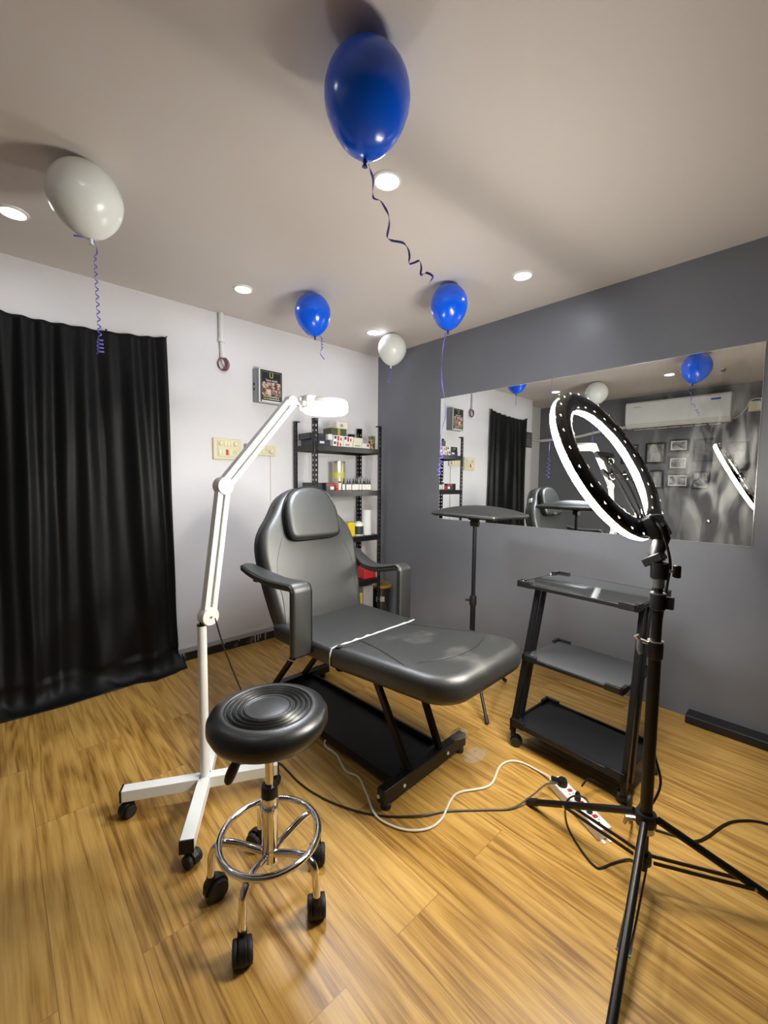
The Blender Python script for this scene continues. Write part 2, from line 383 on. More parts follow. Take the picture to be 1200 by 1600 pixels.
# ------------------------------------------------------------------ black curtain
def lerp_tab(tab, x):
    if x <= tab[0][0]: return tab[0][1]
    for (a, va), (b, vb) in zip(tab, tab[1:]):
        if x <= b: return va+(vb-va)*(x-a)/(b-a)
    return tab[-1][1]
random.seed(11)
top_tab = [(0, 2.327), (.15, 2.303), (.36, 2.284), (.58, 2.274), (.75, 2.269), (.87, 2.272), (1, 2.300)]
foot_tab = [(0, .13), (.08, .17), (.2, .20), (.3, .155), (.45, .17), (.7, .195), (1, .18)]
def curtain():
    nu, nv = 220, 110; bm = bmesh.new(); g = []
    for j in range(nv+1):
        v = j/nv; row = []
        for i in range(nu+1):
            u = i/nu; s = u*.97
            zt = lerp_tab(top_tab, u); L_ = zt-.0+.14          # a little longer than the drop
            d_ = v*L_
            skew = s+.05*v*math.sin(6*s+.5)
            fold = (.012*math.sin(skew*58+1.2*math.sin(skew*9))*(1-.55*v)+.017*math.sin(skew*23+2.2+1.5*v)*min(1, v*3+.2)+.020*math.sin(skew*11+.7-2.5*v)*min(1, v*1.7))
            drop = zt-.13
            ft = lerp_tab(foot_tab, u)
            if d_ < drop:
                t = d_/drop; z = zt-d_; x = .030+fold+.055*t**5
                x += .018*math.sin(9*z+14*s)*max(0, t-.78)*4
            else:
                t = min(1, (d_-drop)/(L_-drop)); a = t*math.pi/2
                x = .030+fold*(1-t)+.055+(ft-.06)*(1-math.cos(a))*.9+.004
                z = .13*(1-math.sin(a))**1.2+.004+.030*max(0, math.sin(19*s+3*t)*math.sin(7*s+1))*t*(1-t)*3
            x = max(x, .022 if z < .11 else .006)
            y = -1.995-.955*u+.025*(1-u)*v+.012*math.sin(12*v+20*s)*v*.4
            if i < 3: y += (.03 if v > .93 else 0)*(1-i/3)
            row.append(bm.verts.new((x, y, max(z, .003))))
        g.append(row)
    for j in range(nv):
        for i in range(nu): bm.faces.new((g[j][i], g[j][i+1], g[j+1][i+1], g[j+1][i]))
    s = MB(); s.bm = bm; return s
cu = thing('curtain', 'long black satin curtain hung on white wall, trailing onto floor', 'curtain', (.03, -2.47, 0))
curtain().build('cloth', M['curtain'], cu, sharp=180, solid=.0025)
for y, z in ((-1.997, 2.325), (-2.35, 2.286), (-2.948, 2.300)):
    MB().lathe([(0, 0), (.0025, 0), (.0025, .038), (.0055, .039), (.0055, .043), (0, .045)], (0, y, z), (1, 0, .08), 10).build('nail', M['black_metal'], cu)

# ------------------------------------------------------------------ wall things on the white wall
t = thing('wall_conduit', 'short white conduit under the ceiling with coiled red wire end', 'conduit', (0, -1.605, 2.4))
MB().cyl((.021, -1.607, 2.598), (.021, -1.607, 2.395), .020, seg=20).cyl((.021, -1.603, 2.40), (.021, -1.600, 2.27), .017, seg=20).build('pipe', M['conduit'], t)
MB().cyl((.021, -1.607, 2.41), (.021, -1.607, 2.385), .025, seg=20).box((0, -1.632, 2.39), (.014, -1.582, 2.405)).build('clip', M['conduit'], t)
wr = MB()
for k in range(5):
    pts = [(.016+.006*math.cos(a*1.0+k), -1.598+.004*k-.008+(.030+.003*k)*math.sin(a), 2.228+(.040+.003*k)*math.cos(a)) for a in [2*math.pi*i/18 for i in range(18)]]
    wr.tube(pts, .0028, 6, closed=True)
wr.tube(crm([(.016, -1.606, 2.275), (.018, -1.612, 2.25), (.024, -1.600, 2.215), (.026, -1.590, 2.198)]), .003, 6)
wr.build('wire_coil', M['wire_red'], t)

t = thing('junction_box', 'grey wall box with a black printed flyer on its front', 'box', (0, -1.235, 1.97))
MB().box((0, -1.352, 1.975), (.058, -1.118, 2.236)).build('enclosure', M['grey_enclosure'], t, bevel=.004)
MB().box((.058, -1.345, 1.972), (.083, -1.125, 2.236)).build('lid', M['grey_enclosure'], t, bevel=.006)
for z in (2.075, 2.115): MB().cyl((.03, -1.352, z), (.03, -1.356, z), .009, seg=14).build('knockout', M['dark_hole'], t)
fl = MB()
X = .0835
def fr(y0, z0, y1, z1, x, mi): fl.box((x-.001, y0, z0), (x, y1, z1), mi)
fr(-1.337, 1.972, -1.128, 2.234, X+.001, 0); fr(-1.328, 1.976, -1.136, 2.228, X+.0017, 1)
for a in ((-1.3185, 1.985, -1.3165, 2.216), (-1.1475, 1.985, -1.1455, 2.216), (-1.3185, 2.214, -1.1455, 2.216)): fr(*a, X+.0023, 2)
fr(-1.3165, 1.979, -1.148, 1.990, X+.0023, 0)
for y0, z0, mi in ((-1.312, 2.086, 4), (-1.229, 2.086, 5), (-1.312, 2.030, 6), (-1.229, 2.030, 7)): fr(y0, z0, y0+.078, z0+.050, X+.0023, mi)
random.seed(5)
for z, ks in ((2.018, 3), (2.001, 3)):
    y = -1.302
    while y < -1.165:
        l = random.uniform(.004, .010); fr(y, z, y+l, z+.007, X+.0024, 3 if y < -1.255 else 0); y += l+.003
flyer = fl.build('flyer', [M['paper_white'], M['print_black'], M['print_grey'], M['print_yellow']]+[photo_mat('flyer photo %d' % k, k+1, (20, 26, 30), (.06, .03, .02), (.75, .52, .44)) for k in range(4)], t)
TM = Matrix(((0, 0, 1, X+.0025), (1, 0, 0, 0), (0, 1, 0, 0), (0, 0, 0, 1)))
def wall_text(body, size, y, z, m, nm, par, sx=1, shear=0):
    return text_mesh(body, size, Matrix.Translation((0, y, z)) @ TM, m, nm, par, .0004, shear, sx)
wall_text('U', .062, -1.232, 2.189, M['print_olive'], 'letter', flyer, .85)
wall_text('Tattoo Studio', .024, -1.232, 2.150, M['paper_white'], 'lettering', flyer, .78, .3)

t = thing('switchboard', 'large cream switchboard with rocker switches and red indicator', 'switch', (0, -1.565, 1.59))
MB().box((0, -1.682, 1.506), (.020, -1.462, 1.672)).build('plate', M['cream_plastic'], t, bevel=.005)
MB().box((.019, -1.650, 1.528), (.026, -1.492, 1.654)).build('module', M['cream_plastic'], t, bevel=.003)
for y, z in ((-1.590, 1.628), (-1.566, 1.628), (-1.541, 1.628), (-1.632, 1.562), (-1.607, 1.562), (-1.553, 1.562)):
    MB().poly([(.026, y-.010, z-.022), (.026, y+.010, z-.022), (.026, y-.010, z+.022), (.026, y+.010, z+.022), (.034, y-.010, z-.022), (.034, y+.010, z-.022), (.028, y-.010, z+.022), (.028, y+.010, z+.022)],
        [(0, 1, 5, 4), (2, 6, 7, 3), (0, 4, 6, 2), (1, 3, 7, 5), (4, 5, 7, 6), (0, 2, 3, 1)]).build('rocker_switch', M['cream_button'], t, bevel=.001)
for y, z in ((-1.627, 1.628), (-1.512, 1.628)):
    MB().lathe([(.016, 0), (.016, .006), (.012, .012), (0, .013)], (.026, y, z), (1, 0, 0), 20).build('regulator_knob', M['cream_button'], t)
MB().box((.026, -1.587, 1.541), (.031, -1.570, 1.583)).build('indicator', M['red_plastic'], t, bevel=.001)
so = MB()
for dy, dz, r in ((0, .012, .0032), (-.009, .001, .0026), (.009, .001, .0026), (-.009, -.011, .002), (.009, -.011, .002)): so.cyl((.0255, -1.517+dy, 1.560+dz), (.0268, -1.517+dy, 1.560+dz), r, seg=10)
so.build('socket_hole', M['dark_hole'], t)

t = thing('socket_board', 'small cream socket board with plug, behind the white lamp arm', 'socket', (0, -1.285, 1.60))
MB().box((0, -1.408, 1.552), (.018, -1.160, 1.640)).build('plate', M['cream_plastic'], t, bevel=.004)
for y, z in ((-1.345, 1.60), (-1.318, 1.60), (-1.275, 1.612), (-1.275, 1.582)): MB().box((.018, y-.010, z-.013), (.024, y+.010, z+.013)).build('rocker_switch', M['cream_button'], t, bevel=.001)
so = MB()
for dy, dz in ((0, .011), (-.008, 0), (.008, 0)): so.cyl((.0175, -1.247+dy, 1.600+dz), (.0187, -1.247+dy, 1.600+dz), .0028, seg=10)
so.build('socket_hole', M['dark_hole'], t)
t = thing('wall_lead', 'white cord hanging down from plug in small cream socket board', 'cord', (0, -1.2, 1.55))
MB().lathe([(.018, .018), (.019, .034), (.014, .042), (0, .043)], (.0, -1.205, 1.590), (1, 0, 0), 20).build('plug', M['cream_button'], t)
MB().tube(crm([(.04, -1.205, 1.592), (.034, -1.222, 1.604), (.014, -1.228, 1.575), (.008, -1.205, 1.535), (.007, -1.203, 1.30), (.007, -1.207, 1.05), (.007, -1.203, .70), (.024, -1.20, .104)]), .0035, 8).build('cord', M['cable_white'], t)
t = thing('adapter_box', 'little grey adapter between the two cream switchboards', 'adapter', (0, -1.415, 1.60))
MB().box((0, -1.435, 1.565), (.045, -1.4105, 1.640)).build('body', M['grey_line'], t, bevel=.004)
MB().cyl((.03, -1.4355, 1.59), (.03, -1.437, 1.59), .003, seg=8).build('hole', M['dark_hole'], t)

# ------------------------------------------------------------------ mirror on the grey wall
t = thing('wall_mirror', 'large frameless mirror screwed to the slate grey wall', 'mirror', (1.893, 0, 1.55))
MB().box((.833, -.0062, 1.027), (2.954, -.0060, 2.076)).build('silvered_glass', M['mirror'], t)
MB().box((.831, -.0059, 1.0248), (2.956, -.0005, 2.0784)).build('glass_edge', M['mirror_edge'], t)
for x, z in ((2.788, 1.966), (2.766, 1.143), (1.893, 1.137), (1.893, 1.966)):
    MB().lathe([(.013, 0), (.013, .003), (.009, .010), (0, .012)], (x, -.0063, z), (0, -1, 0), 6).build('screw_cap', M['chrome'], t, sharp=15)

# ------------------------------------------------------------------ things on the wall behind the photographer, seen in the mirror
t = thing('air_conditioner', 'white split air conditioner reflected in the mirror', 'air conditioner', (1.72, YB, 2.1))
pr = [(0, .02), (.10, 0), (.165, .015), (.215, .075), (.225, .16), (.222, .34), (.205, .365), (0, .37)]
a = MB(); nP = len(pr)
a.poly([(1.125, YB+.001+q[0], 2.115+q[1]) for q in pr]+[(2.29, YB+.001+q[0], 2.115+q[1]) for q in pr],
       [tuple(range(nP)), tuple(range(2*nP-1, nP-1, -1))]+[(i, nP+i, nP+(i+1) % nP, (i+1) % nP) for i in range(nP)])
a.build('body', M['ac_white'], t, bevel=.008, sharp=25)
MB().box((1.20, YB+.085, 2.112), (2.22, YB+.175, 2.120)).build('outlet', M['ac_grille'], t)
lo = MB()
for k in range(7): lo.box((1.22+k*.142, YB+.10, 2.106), (1.345+k*.142, YB+.17, 2.114), M=None)
lo.build('louvre', M['card_cream'], t)
MB().box((2.09, YB+.2262, 2.40), (2.19, YB+.2275, 2.422)).build('badge', M['ac_badge'], t)
MB().box((1.225, YB+.2262, 2.404), (1.32, YB+.2272, 2.412)).build('nameplate', M['print_grey'], t)
MB().box((1.25, YB+.2262, 2.335), (1.285, YB+.2272, 2.36)).build('sticker', M['paper_white'], t)
t = thing('drain_pipe', 'white pipe running along dark wall to the air conditioner', 'pipe', (.4, YB, 2.1))
MB().tube(crm([(1.118, YB+.06, 2.165), (1.0, YB+.05, 2.16), (.70, YB+.035, 2.135), (.40, YB+.03, 2.085), (.1, YB+.03, 2.07), (XR+.03, YB+.03, 2.06)], 5)+[Vector((XR+.03, YL-.12, 2.06))], .022, 12).build('pipe', M['conduit'], t)
t = thing('ac_socket', 'white socket box beside the air conditioner, cord plugged in', 'socket', (2.5, YB, 2.3))
MB().box((2.43, YB+.001, 2.24), (2.60, YB+.05, 2.36)).build('plate', M['cream_plastic'], t, bevel=.004)
MB().box((2.52, YB+.05, 2.26), (2.58, YB+.075, 2.34)).build('plug', M['white_plastic'], t, bevel=.004)
MB().tube(crm([(2.55, YB+.07, 2.335), (2.54, YB+.06, 2.385), (2.45, YB+.04, 2.375), (2.40, YB+.03, 2.27), (2.33, YB+.03, 2.19), (2.297, YB+.04, 2.17)]), .006, 8).build('cord', M['cable_white'], t)
FR = [(1.34, 1.64, 1.59, 1.93, 'tall framed photo of streaks, left end of its row'), (1.62, 1.79, 1.85, 1.96, 'wide framed photo topmost of the middle column'), (1.89, 1.65, 2.13, 1.95, 'large framed photo upper right under the air conditioner'),
      (1.62, 1.55, 1.85, 1.73, 'small wide framed photo at the centre of the cluster'), (1.38, 1.29, 1.58, 1.55, 'tall framed photo lower left with pale diagonal'), (1.61, 1.31, 1.87, 1.50, 'wide framed photo lowest of the middle column'),
      (1.90, 1.29, 2.09, 1.53, 'tall framed photo lower right of the cluster'), (1.03, 1.64, 1.25, 1.92, 'framed photo half hidden behind the ring light'), (2.24, 1.53, 2.46, 1.89, 'dark framed picture at the far right, nearest mirror edge')]
for k, (x0, z0, x1, z1, lab) in enumerate(FR):
    t = thing('picture_frame', lab+', reflected in the mirror', 'picture', ((x0+x1)/2, YB, z0), 'framed photos on the dark wall')
    f = MB(); b_ = .024; y0, y1 = YB+.001, YB+.020
    f.box((x0, y0, z0), (x0+b_, y1, z1)); f.box((x1-b_, y0, z0), (x1, y1, z1)); f.box((x0+b_, y0, z0), (x1-b_, y1, z0+b_)); f.box((x0+b_, y0, z1-b_), (x1-b_, y1, z1))
    f.build('moulding', M['black_frame'], t)
    MB().box((x0+b_, y0, z0+b_), (x1-b_, YB+.010, z1-b_)).build('photo', photo_mat('photo print %d' % k, k+1.5, (9, 9, 3 if k in (0, 4) else 11), hi=(.55, .55, .53) if k not in (2, 8) else (.12, .12, .12)), t)
    if k in (1, 3, 5): 
        q = MB(); i_ = b_+.014
        for A, B in (((x0+b_, z0+b_), (x0+i_, z1-b_)), ((x1-i_, z0+b_), (x1-b_, z1-b_)), ((x0+i_, z0+b_), (x1-i_, z0+i_)), ((x0+i_, z1-i_), (x1-i_, z1-b_))): q.box((A[0], y0+.001, A[1]), (B[0], YB+.0112, B[1]))
        q.build('mount', M['paper_white'], t)
t = thing('notice_plaque', 'narrow black notice with white print beside the curtain, seen in the mirror', 'sign', (0, -3.07, 2.0))
MB().box((.001, -3.152, 1.888), (.012, -2.982, 2.115)).build('board', M['print_black'], t, bevel=.002)
q = MB()
for r_ in range(7):
    z = 1.905+r_*.029; y = -3.14
    while y < -3.0:
        l = random.uniform(.012, .04); q.box((.012, y, z), (.0127, min(y+l, -2.992), z+.017)); y += l+random.uniform(.006, .02)
q.build('print', M['print_grey'], t)

# ------------------------------------------------------------------ balloons
def balloon(label, c, rad, hgt, m, tilt, ribbons, pos_knot=None):
    """c is the centre; tilt leans the knot"""
    t = thing('balloon', label, 'balloon', c, 'party balloons under the ceiling')
    Mb = Matrix.Translation(c) @ Matrix.Rotation(tilt[1], 4, 'Y') @ Matrix.Rotation(tilt[0], 4, 'X')
    prof = []; n = 28
    for k in range(n+1):
        a = math.pi*k/n; z = math.cos(a); r = math.sin(a)
        if z < 0: r *= 1-.16*(-z)**1.5; zz = z*(hgt-rad*1.05)
        else: zz = z*rad*1.05
        prof.append((max(r*rad, 0 if k in (0, n) else .0015), zz))
    MB(Mb).lathe(prof, seg=40).build('skin', m[0], t, sharp=180)
    zb = -(hgt-rad*1.05)
    MB(Mb).lathe([(.002, zb+.002), (.0065, zb-.004), (.008, zb-.009), (.0045, zb-.013), (.009, zb-.022), (0, zb-.020)], seg=12).build('knot', m[1], t, sharp=180)
    rb = MB()
    for kind, pts in ribbons:
        if kind == 'flat':
            pts = crm(pts, 4); n = len(pts); va = []; 
            for i, p in enumerate(pts):
                tw = Vector((math.cos(.35*i), math.sin(.35*i), .2)); tg = (pts[min(i+1, n-1)]-pts[max(i-1, 0)]).normalized(); s_ = tg.cross(tw).normalized()*.0034
                va += [p-s_, p+s_]
            rb.poly(va, [(2*i, 2*i+1, 2*i+3, 2*i+2) for i in range(n-1)])
        else:
            (p0, p1, turns, r0, r1) = pts; p0, p1 = Vector(p0), Vector(p1); n = int(turns*14); va = []
            d_ = (p1-p0); ax = d_.normalized(); a_ = ax.orthogonal().normalized(); b__ = ax.cross(a_)
            for i in range(n+1):
                f = i/n; an = 2*math.pi*turns*f; rr = r0+(r1-r0)*f
                c0 = p0+d_*f+a_*math.cos(an)*rr+b__*math.sin(an)*rr; va += [c0-ax*.0030, c0+ax*.0030]
            rb.poly(va, [(2*i, 2*i+1, 2*i+3, 2*i+2) for i in range(n)])
    rb.build('ribbon', M['ribbon'], t, solid=.0005, sharp=180)
    return t
BL = (M['blue_balloon'], M['blue_knot']); WH = (M['white_balloon'], M['white_balloon'])
balloon('biggest blue balloon, against the ceiling nearest the camera', (2.251, -2.067, 2.465), .126, .285, BL, (R(4), R(8)),
    [('flat', [(2.203, -2.02, 2.330), (2.207, -2.015, 2.31), (2.213, -2.009, 2.286), (2.212, -2.01, 2.243), (2.215, -2.006, 2.229), (2.227, -1.992, 2.223), (2.237, -1.979, 2.202), (2.244, -1.971, 2.18), (2.245, -1.969, 2.151), (2.242, -1.974, 2.116), (2.251, -1.963, 2.105), (2.273, -1.936, 2.1), (2.284, -1.924, 2.083), (2.288, -1.919, 2.06), (2.287, -1.92, 2.037), (2.298, -1.906, 2.041), (2.308, -1.895, 2.046), (2.312, -1.89, 2.026), (2.311, -1.891, 2.003), (2.322, -1.877, 2.011), (2.336, -1.861, 2.0), (2.328, -1.871, 1.978)])])
balloon('large white balloon at far left above the black curtain', (1.138, -2.597, 2.460), .131, .280, WH, (R(5), R(2)),
    [('flat', [(1.125, -2.572, 2.322), (1.118, -2.60, 2.324), (1.114, -2.64, 2.317)]), ('flat', [(1.122, -2.575, 2.322), (1.125, -2.567, 2.301), (1.125, -2.564, 2.271), (1.124, -2.573, 2.259)]),
     ('helix', ((1.124, -2.572, 2.259), (1.125, -2.565, 1.93), 11, .006, .007)), ('helix', ((1.125, -2.565, 1.93), (1.125, -2.565, 1.868), 4, .011, .013))])
balloon('blue balloon left of the small white balloon, near the white wall', (.800, -1.305, 2.463), .118, .275, BL, (R(4), R(-3)),
    [('flat', [(.812, -1.30, 2.318), (.820, -1.27, 2.322), (.830, -1.255, 2.31)]), ('helix', ((.830, -1.255, 2.31), (.832, -1.252, 2.235), 4, .006, .007)), ('flat', [(.832, -1.252, 2.235), (.824, -1.264, 2.205), (.840, -1.239, 2.165)])])
balloon('blue balloon with long hanging ribbon in front of the grey wall', (1.508, -.755, 2.465), .116, .275, BL, (R(3), R(4)),
    [('flat', [(1.490, -.748, 2.325), (1.476, -.746, 2.303), (1.465, -.755, 2.204), (1.46, -.759, 2.083), (1.465, -.755, 1.982), (1.479, -.744, 1.879), (1.484, -.74, 1.777), (1.469, -.752, 1.695), (1.461, -.759, 1.612), (1.471, -.75, 1.571)]),
     ('helix', ((1.471, -.75, 1.571), (1.455, -.762, 1.39), 5, .010, .013))])
balloon('smallest white balloon in the far corner of the ceiling', (.600, -.380, 2.470), .120, .262, WH, (R(-3), R(3)),
    [('helix', ((.612, -.389, 2.300), (.596, -.416, 2.18), 6, .005, .010))])

# ------------------------------------------------------------------ treatment chair
BM = Matrix.Translation((1.7, -1.5, 0)) @ Matrix.Rotation(R(2.5), 4, 'Z') @ Matrix.Translation((-1.7, 1.5, 0))
ch = thing('treatment_chair', 'black padded reclining treatment chair with raised back and long leg rest', 'chair', (1.7, -1.5, 0))
MB(BM).pad(rrect(-.262, -.31, .247, .31, (.012, .012, .03, .03)), (1.442, -1.5, .484), (1, 0, .0), (0, 1, 0), .092, .026, .006).build('seat', M['leather'], ch, sharp=60)
lt = R(4.5); LO = Vector((1.697, -1.5, .476)); LU = Vector((math.cos(lt), 0, math.sin(lt)))
LM = mat_leg = M['leather_dusty']
lr = MB(BM).pad(rrect(0, -.31, .675, .31, (.135, .135, .014, .014), 8), LO, LU, (0, 1, 0), .112, .042, .004).build('leg_rest', LM, ch, sharp=60)
sm = MB(BM)
LW = LU.cross(Vector((0, 1, 0)))
def leg_pt(u, v, h): return LO+LU*u+Vector((0, v, 0))+LW*h
for v_ in (-1, 1):
    sm.tube(crm([leg_pt(.05, v_*.17, .1165), leg_pt(.20, v_*.20, .1166), leg_pt(.38, v_*.255, .1155), leg_pt(.47, v_*.285, .106)]), .0012, 5)
sm.tube(crm([leg_pt(.45, -.22, .1165), leg_pt(.52, -.10, .1168), leg_pt(.54, .05, .1168), leg_pt(.50, .20, .1165)]), .0012, 5)
sm.build('seam', M['thread'], lr)
fs = MB(BM)
random.seed(2)
for k in range(26):
    v = -.300+.6*k/25; wd = .003+.004*abs(math.sin(k*1.7)); fs.box((1.690-wd, v-.0125, .566), (1.694+wd*.5, v+.0125, .5815+random.uniform(-.002, .001)))
for k in range(5): fs.box((1.690, -.0, 0), (1.690, 0, 0)) if False else None
fs.bm.free(); fs = MB(BM)
pts = [(1.693+.003*math.sin(k*1.9), -1.5-.300+.6*k/24, .5775+.002*math.sin(k*2.3)) for k in range(25)]
pts = [(1.694, -1.8125, .49), (1.694, -1.8125, .53), (1.695, -1.811, .555)]+pts
fs.tube(pts, [.003, .003, .004]+[.0035+.0025*abs(math.sin(k*1.3)) for k in range(25)], 6).build('torn_film', M['film'], ch, label='torn white film along the seam')
# backrest
bt = R(17); BO = Vector((1.262, -1.5, .545)); BV = Vector((-math.sin(bt), 0, math.cos(bt))); BU = Vector((0, 1, 0)); BW = BU.cross(BV)
half = [(0, .285), (.08, .300), (.20, .318), (.32, .330), (.40, .336), (.47, .332), (.53, .315), (.58, .285), (.62, .252), (.66, .222), (.70, .196), (.735, .170), (.765, .138), (.787, .098), (.80, .05)]
hp = crm([(b, a, 0) for a, b in half], 3)
out = [(p.x, p.y) for p in hp]+[(-p.x, p.y) for p in reversed(hp)]
B0 = BO-BW*.105
br = MB(BM).pad(out, B0, BU, BV, .110, .040, .006).build('backrest', M['leather'], ch, sharp=60)
sm = MB(BM)
for s_ in (-1, 1):
    sm.tube(crm([B0+BU*s_*a+BV*b+BW*h for a, b, h in ((.268, .02, .109), (.262, .16, .1125), (.272, .26, .1105), (.262, .36, .1115), (.225, .46, .113), (.185, .53, .113))]), .0013, 5)
    sm.tube(crm([B0+BU*s_*a+BV*b+BW*h for a, b, h in ((.135, .66, .1115), (.165, .672, .107), (.190, .682, .097), (.212, .69, .07))]), .0012, 5)
sm.build('seam', M['thread'], br)
MB(BM).tube([B0+BU*x+BV*y+BW*.006 for x, y in [(p[0]*.965, .02+p[1]*.965) for p in out]], .006, 6, closed=True).build('piping', M['piping'], br)
# white tape on the near shoulder, seen in the mirror
MB(BM).poly([B0+BU*a+BV*b+BW*h for a, b, h in ((.245, .640, .030), (.248, .640, .078), (.215, .685, .030), (.217, .685, .078))], [(0, 1, 3, 2)]).build('tape', M['film'], br, solid=.002, label='strip of white tape')
# headrest pillow
ph = crm([(.172, .0, 0), (.181, .05, 0), (.182, .12, 0), (.172, .19, 0), (.145, .25, 0), (.095, .292, 0), (.03, .308, 0)], 4)
po = rrect(-.174, 0, .174, .02, .0)[:0]+[(.05, -.006), (.10, -.006), (.135, -.004), (.155, .002), (.169, .014)]+[(p.x, p.y) for p in ph[3:]]+[(-p.x, p.y) for p in reversed(ph[3:])]+[(-.169, .014), (-.155, .002), (-.135, -.004), (-.10, -.006), (-.05, -.006)]
PO = BO+BV*.478+BW*.008
hr = MB(BM).pad(po, PO, BU, BV, .062, .030, .004, 9).build('headrest', M['leather'], ch, sharp=60)
MB(BM).tube([PO+BU*x*.995+BV*y*.995+BW*.048 for x, y in po], .0035, 6, closed=True).tube([PO+BU*x*1.005+BV*y+BW*.010 for x, y in po], .0035, 6, closed=True).build('piping', M['piping'], hr)
# armrests
def armrest(sy):
    y0 = -1.5+sy*.362
    rear = crm([(1.06, 0, .905), (1.13, 0, .870), (1.21, 0, .838), (1.30, 0, .826), (1.40, 0, .838), (1.50, 0, .862)] if sy > 0 else
               [(1.06, 0, .897), (1.13, 0, .878), (1.21, 0, .863), (1.30, 0, .855), (1.40, 0, .857), (1.50, 0, .864)], 5)
    arc = [Vector((1.512+.042*math.sin(a), 0, .822+.042*math.cos(a))) for a in [R(90)*k/6 for k in range(0, 7)]]
    down = [Vector((1.554, 0, z)) for z in (.76, .68, .60, .52)]
    path = rear+arc+down; n = len(path); th = .040; bm_ = MB(BM); secs = []; e1 = []; e2 = []
    for i, p in enumerate(path):
        tg = (path[min(i+1, n-1)]-path[max(i-1, 0)]).normalized(); nr = Vector((-tg.z, 0, tg.x))
        if nr.z < 0 and i < 30: nr = -nr
        nr = Vector((tg.z*-1, 0, tg.x)); 
        f = max(0, 1-i/14.0)
        wd = (.110 if sy < 0 else .098)*(1-.35*f**2.2); yc = y0+sy*.030*f**1.5+sy*.0
        if i == 0: wd *= .55
        sec = []
        for (a, b) in rrect(-wd/2, -th/2, wd/2, th/2, .016, 3):
            sec.append(Vector((0, yc+a, 0))+p+nr*(b-th/2))
        secs.append(sec); e1.append(Vector((0, yc-wd/2, 0))+p-nr*.010); e2.append(Vector((0, yc+wd/2, 0))+p-nr*.010)
    va = [q for s_ in secs for q in s_]; m = len(secs[0]); fc = []
    for i in range(n-1):
        for k in range(m): fc.append((i*m+k, i*m+(k+1) % m, (i+1)*m+(k+1) % m, (i+1)*m+k))
    fc += [tuple(range(m)), tuple(range((n-1)*m, n*m))]
    o = bm_.poly(va, fc).build('armrest', M['leather'], ch, sharp=60)
    MB(BM).tube(e1, .004, 6).tube(e2, .004, 6).build('piping', M['piping'], o)
    MB(BM).box((1.48, y0-.02, .50), (1.525, -1.5+sy*.28, .525)).box((1.10, y0-.012, .800), (1.135, -1.5+sy*.30, .825)).build('armrest_bracket', M['black_metal'], o)
armrest(-1); armrest(1)
# frame
MB(BM).box((1.20, -1.76, .462), (1.66, -1.24, .486)).box((1.72, -1.70, .452), (2.00, -1.30, .474)).build('under_frame', M['black_metal'], ch)
MB(BM).box((1.15, -1.68, .50), (1.20, -1.32, .56)).build('hinge_rail', M['black_metal'], ch)
tray = MB(BM).box((.93, -1.705, .030), (1.99, -1.365, .040))
for a, b in (((.93, -1.712, .028), (1.99, -1.700, .066)), ((.93, -1.370, .028), (1.99, -1.358, .066))): tray.box(a, b)
tray.build('base_plate', M['black_metal'], ch)
MB(BM).box((2.018, -1.822, .030), (2.062, -1.238, .092)).build('base_rail', M['black_metal'], ch, bevel=.004)
MB(BM).box((.885, -1.822, .030), (.935, -1.220, .080)).build('base_rail', M['black_metal'], ch, bevel=.004)
for x in (2.04, .91):
    for y in (-1.79, -1.265): MB(BM).lathe([(0, 0), (.022, 0), (.022, .022), (.012, .031), (0, .031)], (x, y, 0), seg=20).build('rubber_foot', M['rubber'], ch)
cp = MB(BM)
for y in (-1.70, -1.39): cp.lathe([(.008, 0), (.007, .004), (0, .006)], (2.062, y, .058), (1, 0, 0), 14)
cp.lathe([(.008, 0), (.007, .004), (0, .006)], (2.03, -1.8225, .058), (0, -1, 0), 14)
cp.build('bolt_cap', M['film'], ch)
for y, x0 in ((-1.645, 1.80), (-1.425, 1.86)):
    MB(BM).bar((2.035, y, .088), (x0, y, .470), .032, .022, (0, 1, 0)).cyl((x0+.004, y-.03, .462), (x0+.004, y+.03, .462), .010, seg=12).build('lift_arm', M['black_metal'], ch, bevel=.002)
    MB(BM).bar((.92, y, .075), (1.27, y, .472), .030, .022, (0, 1, 0)).build('lift_arm', M['black_metal'], ch, bevel=.002)
MB(BM).box((2.0, -1.66, .066), (2.022, -1.41, .090)).build('cross_bar', M['black_metal'], ch)
MB().tube(crm([(1.27, -1.72, .47), (1.20, -1.76, .43), (1.17, -1.75, .36), (1.22, -1.70, .33), (1.27, -1.66, .40)]), .004, 8).build('loose_wire', M['cable_white'], ch, label='loop of white wire under the seat')

t = thing('plastic_wrap', 'scrap of crumpled clear plastic on end of chair base rail', 'plastic wrap', (2.04, -1.245, .09))
random.seed(9)
def crumple(s, cx, cy, z0, rx, ry, hgt, seed):
    random.seed(seed); n = 9; g = []
    for j in range(n):
        for i in range(n):
            u, v = i/(n-1)*2-1, j/(n-1)*2-1; q = u*(1-.3*v*v), v*(1-.3*u*u)
            g.append((cx+q[0]*rx+random.uniform(-.004, .004), cy+q[1]*ry+random.uniform(-.004, .004), z0+max(0, hgt*(1-u*u)*(1-v*v)*random.uniform(.2, 1.2))+random.uniform(0, .004)))
    s.poly(g, [(j*n+i, j*n+i+1, (j+1)*n+i+1, (j+1)*n+i) for j in range(n-1) for i in range(n-1)])
s = MB(); crumple(s, 2.038, -1.262, .094, .036, .060, .034, 4); s.build('wrap', M['clear_wrap'], t, sharp=10)
s = MB(); crumple(s, 2.105, -1.225, .003, .045, .075, .016, 6); s.build('wrap_tail', M['clear_wrap'], t, sharp=10)

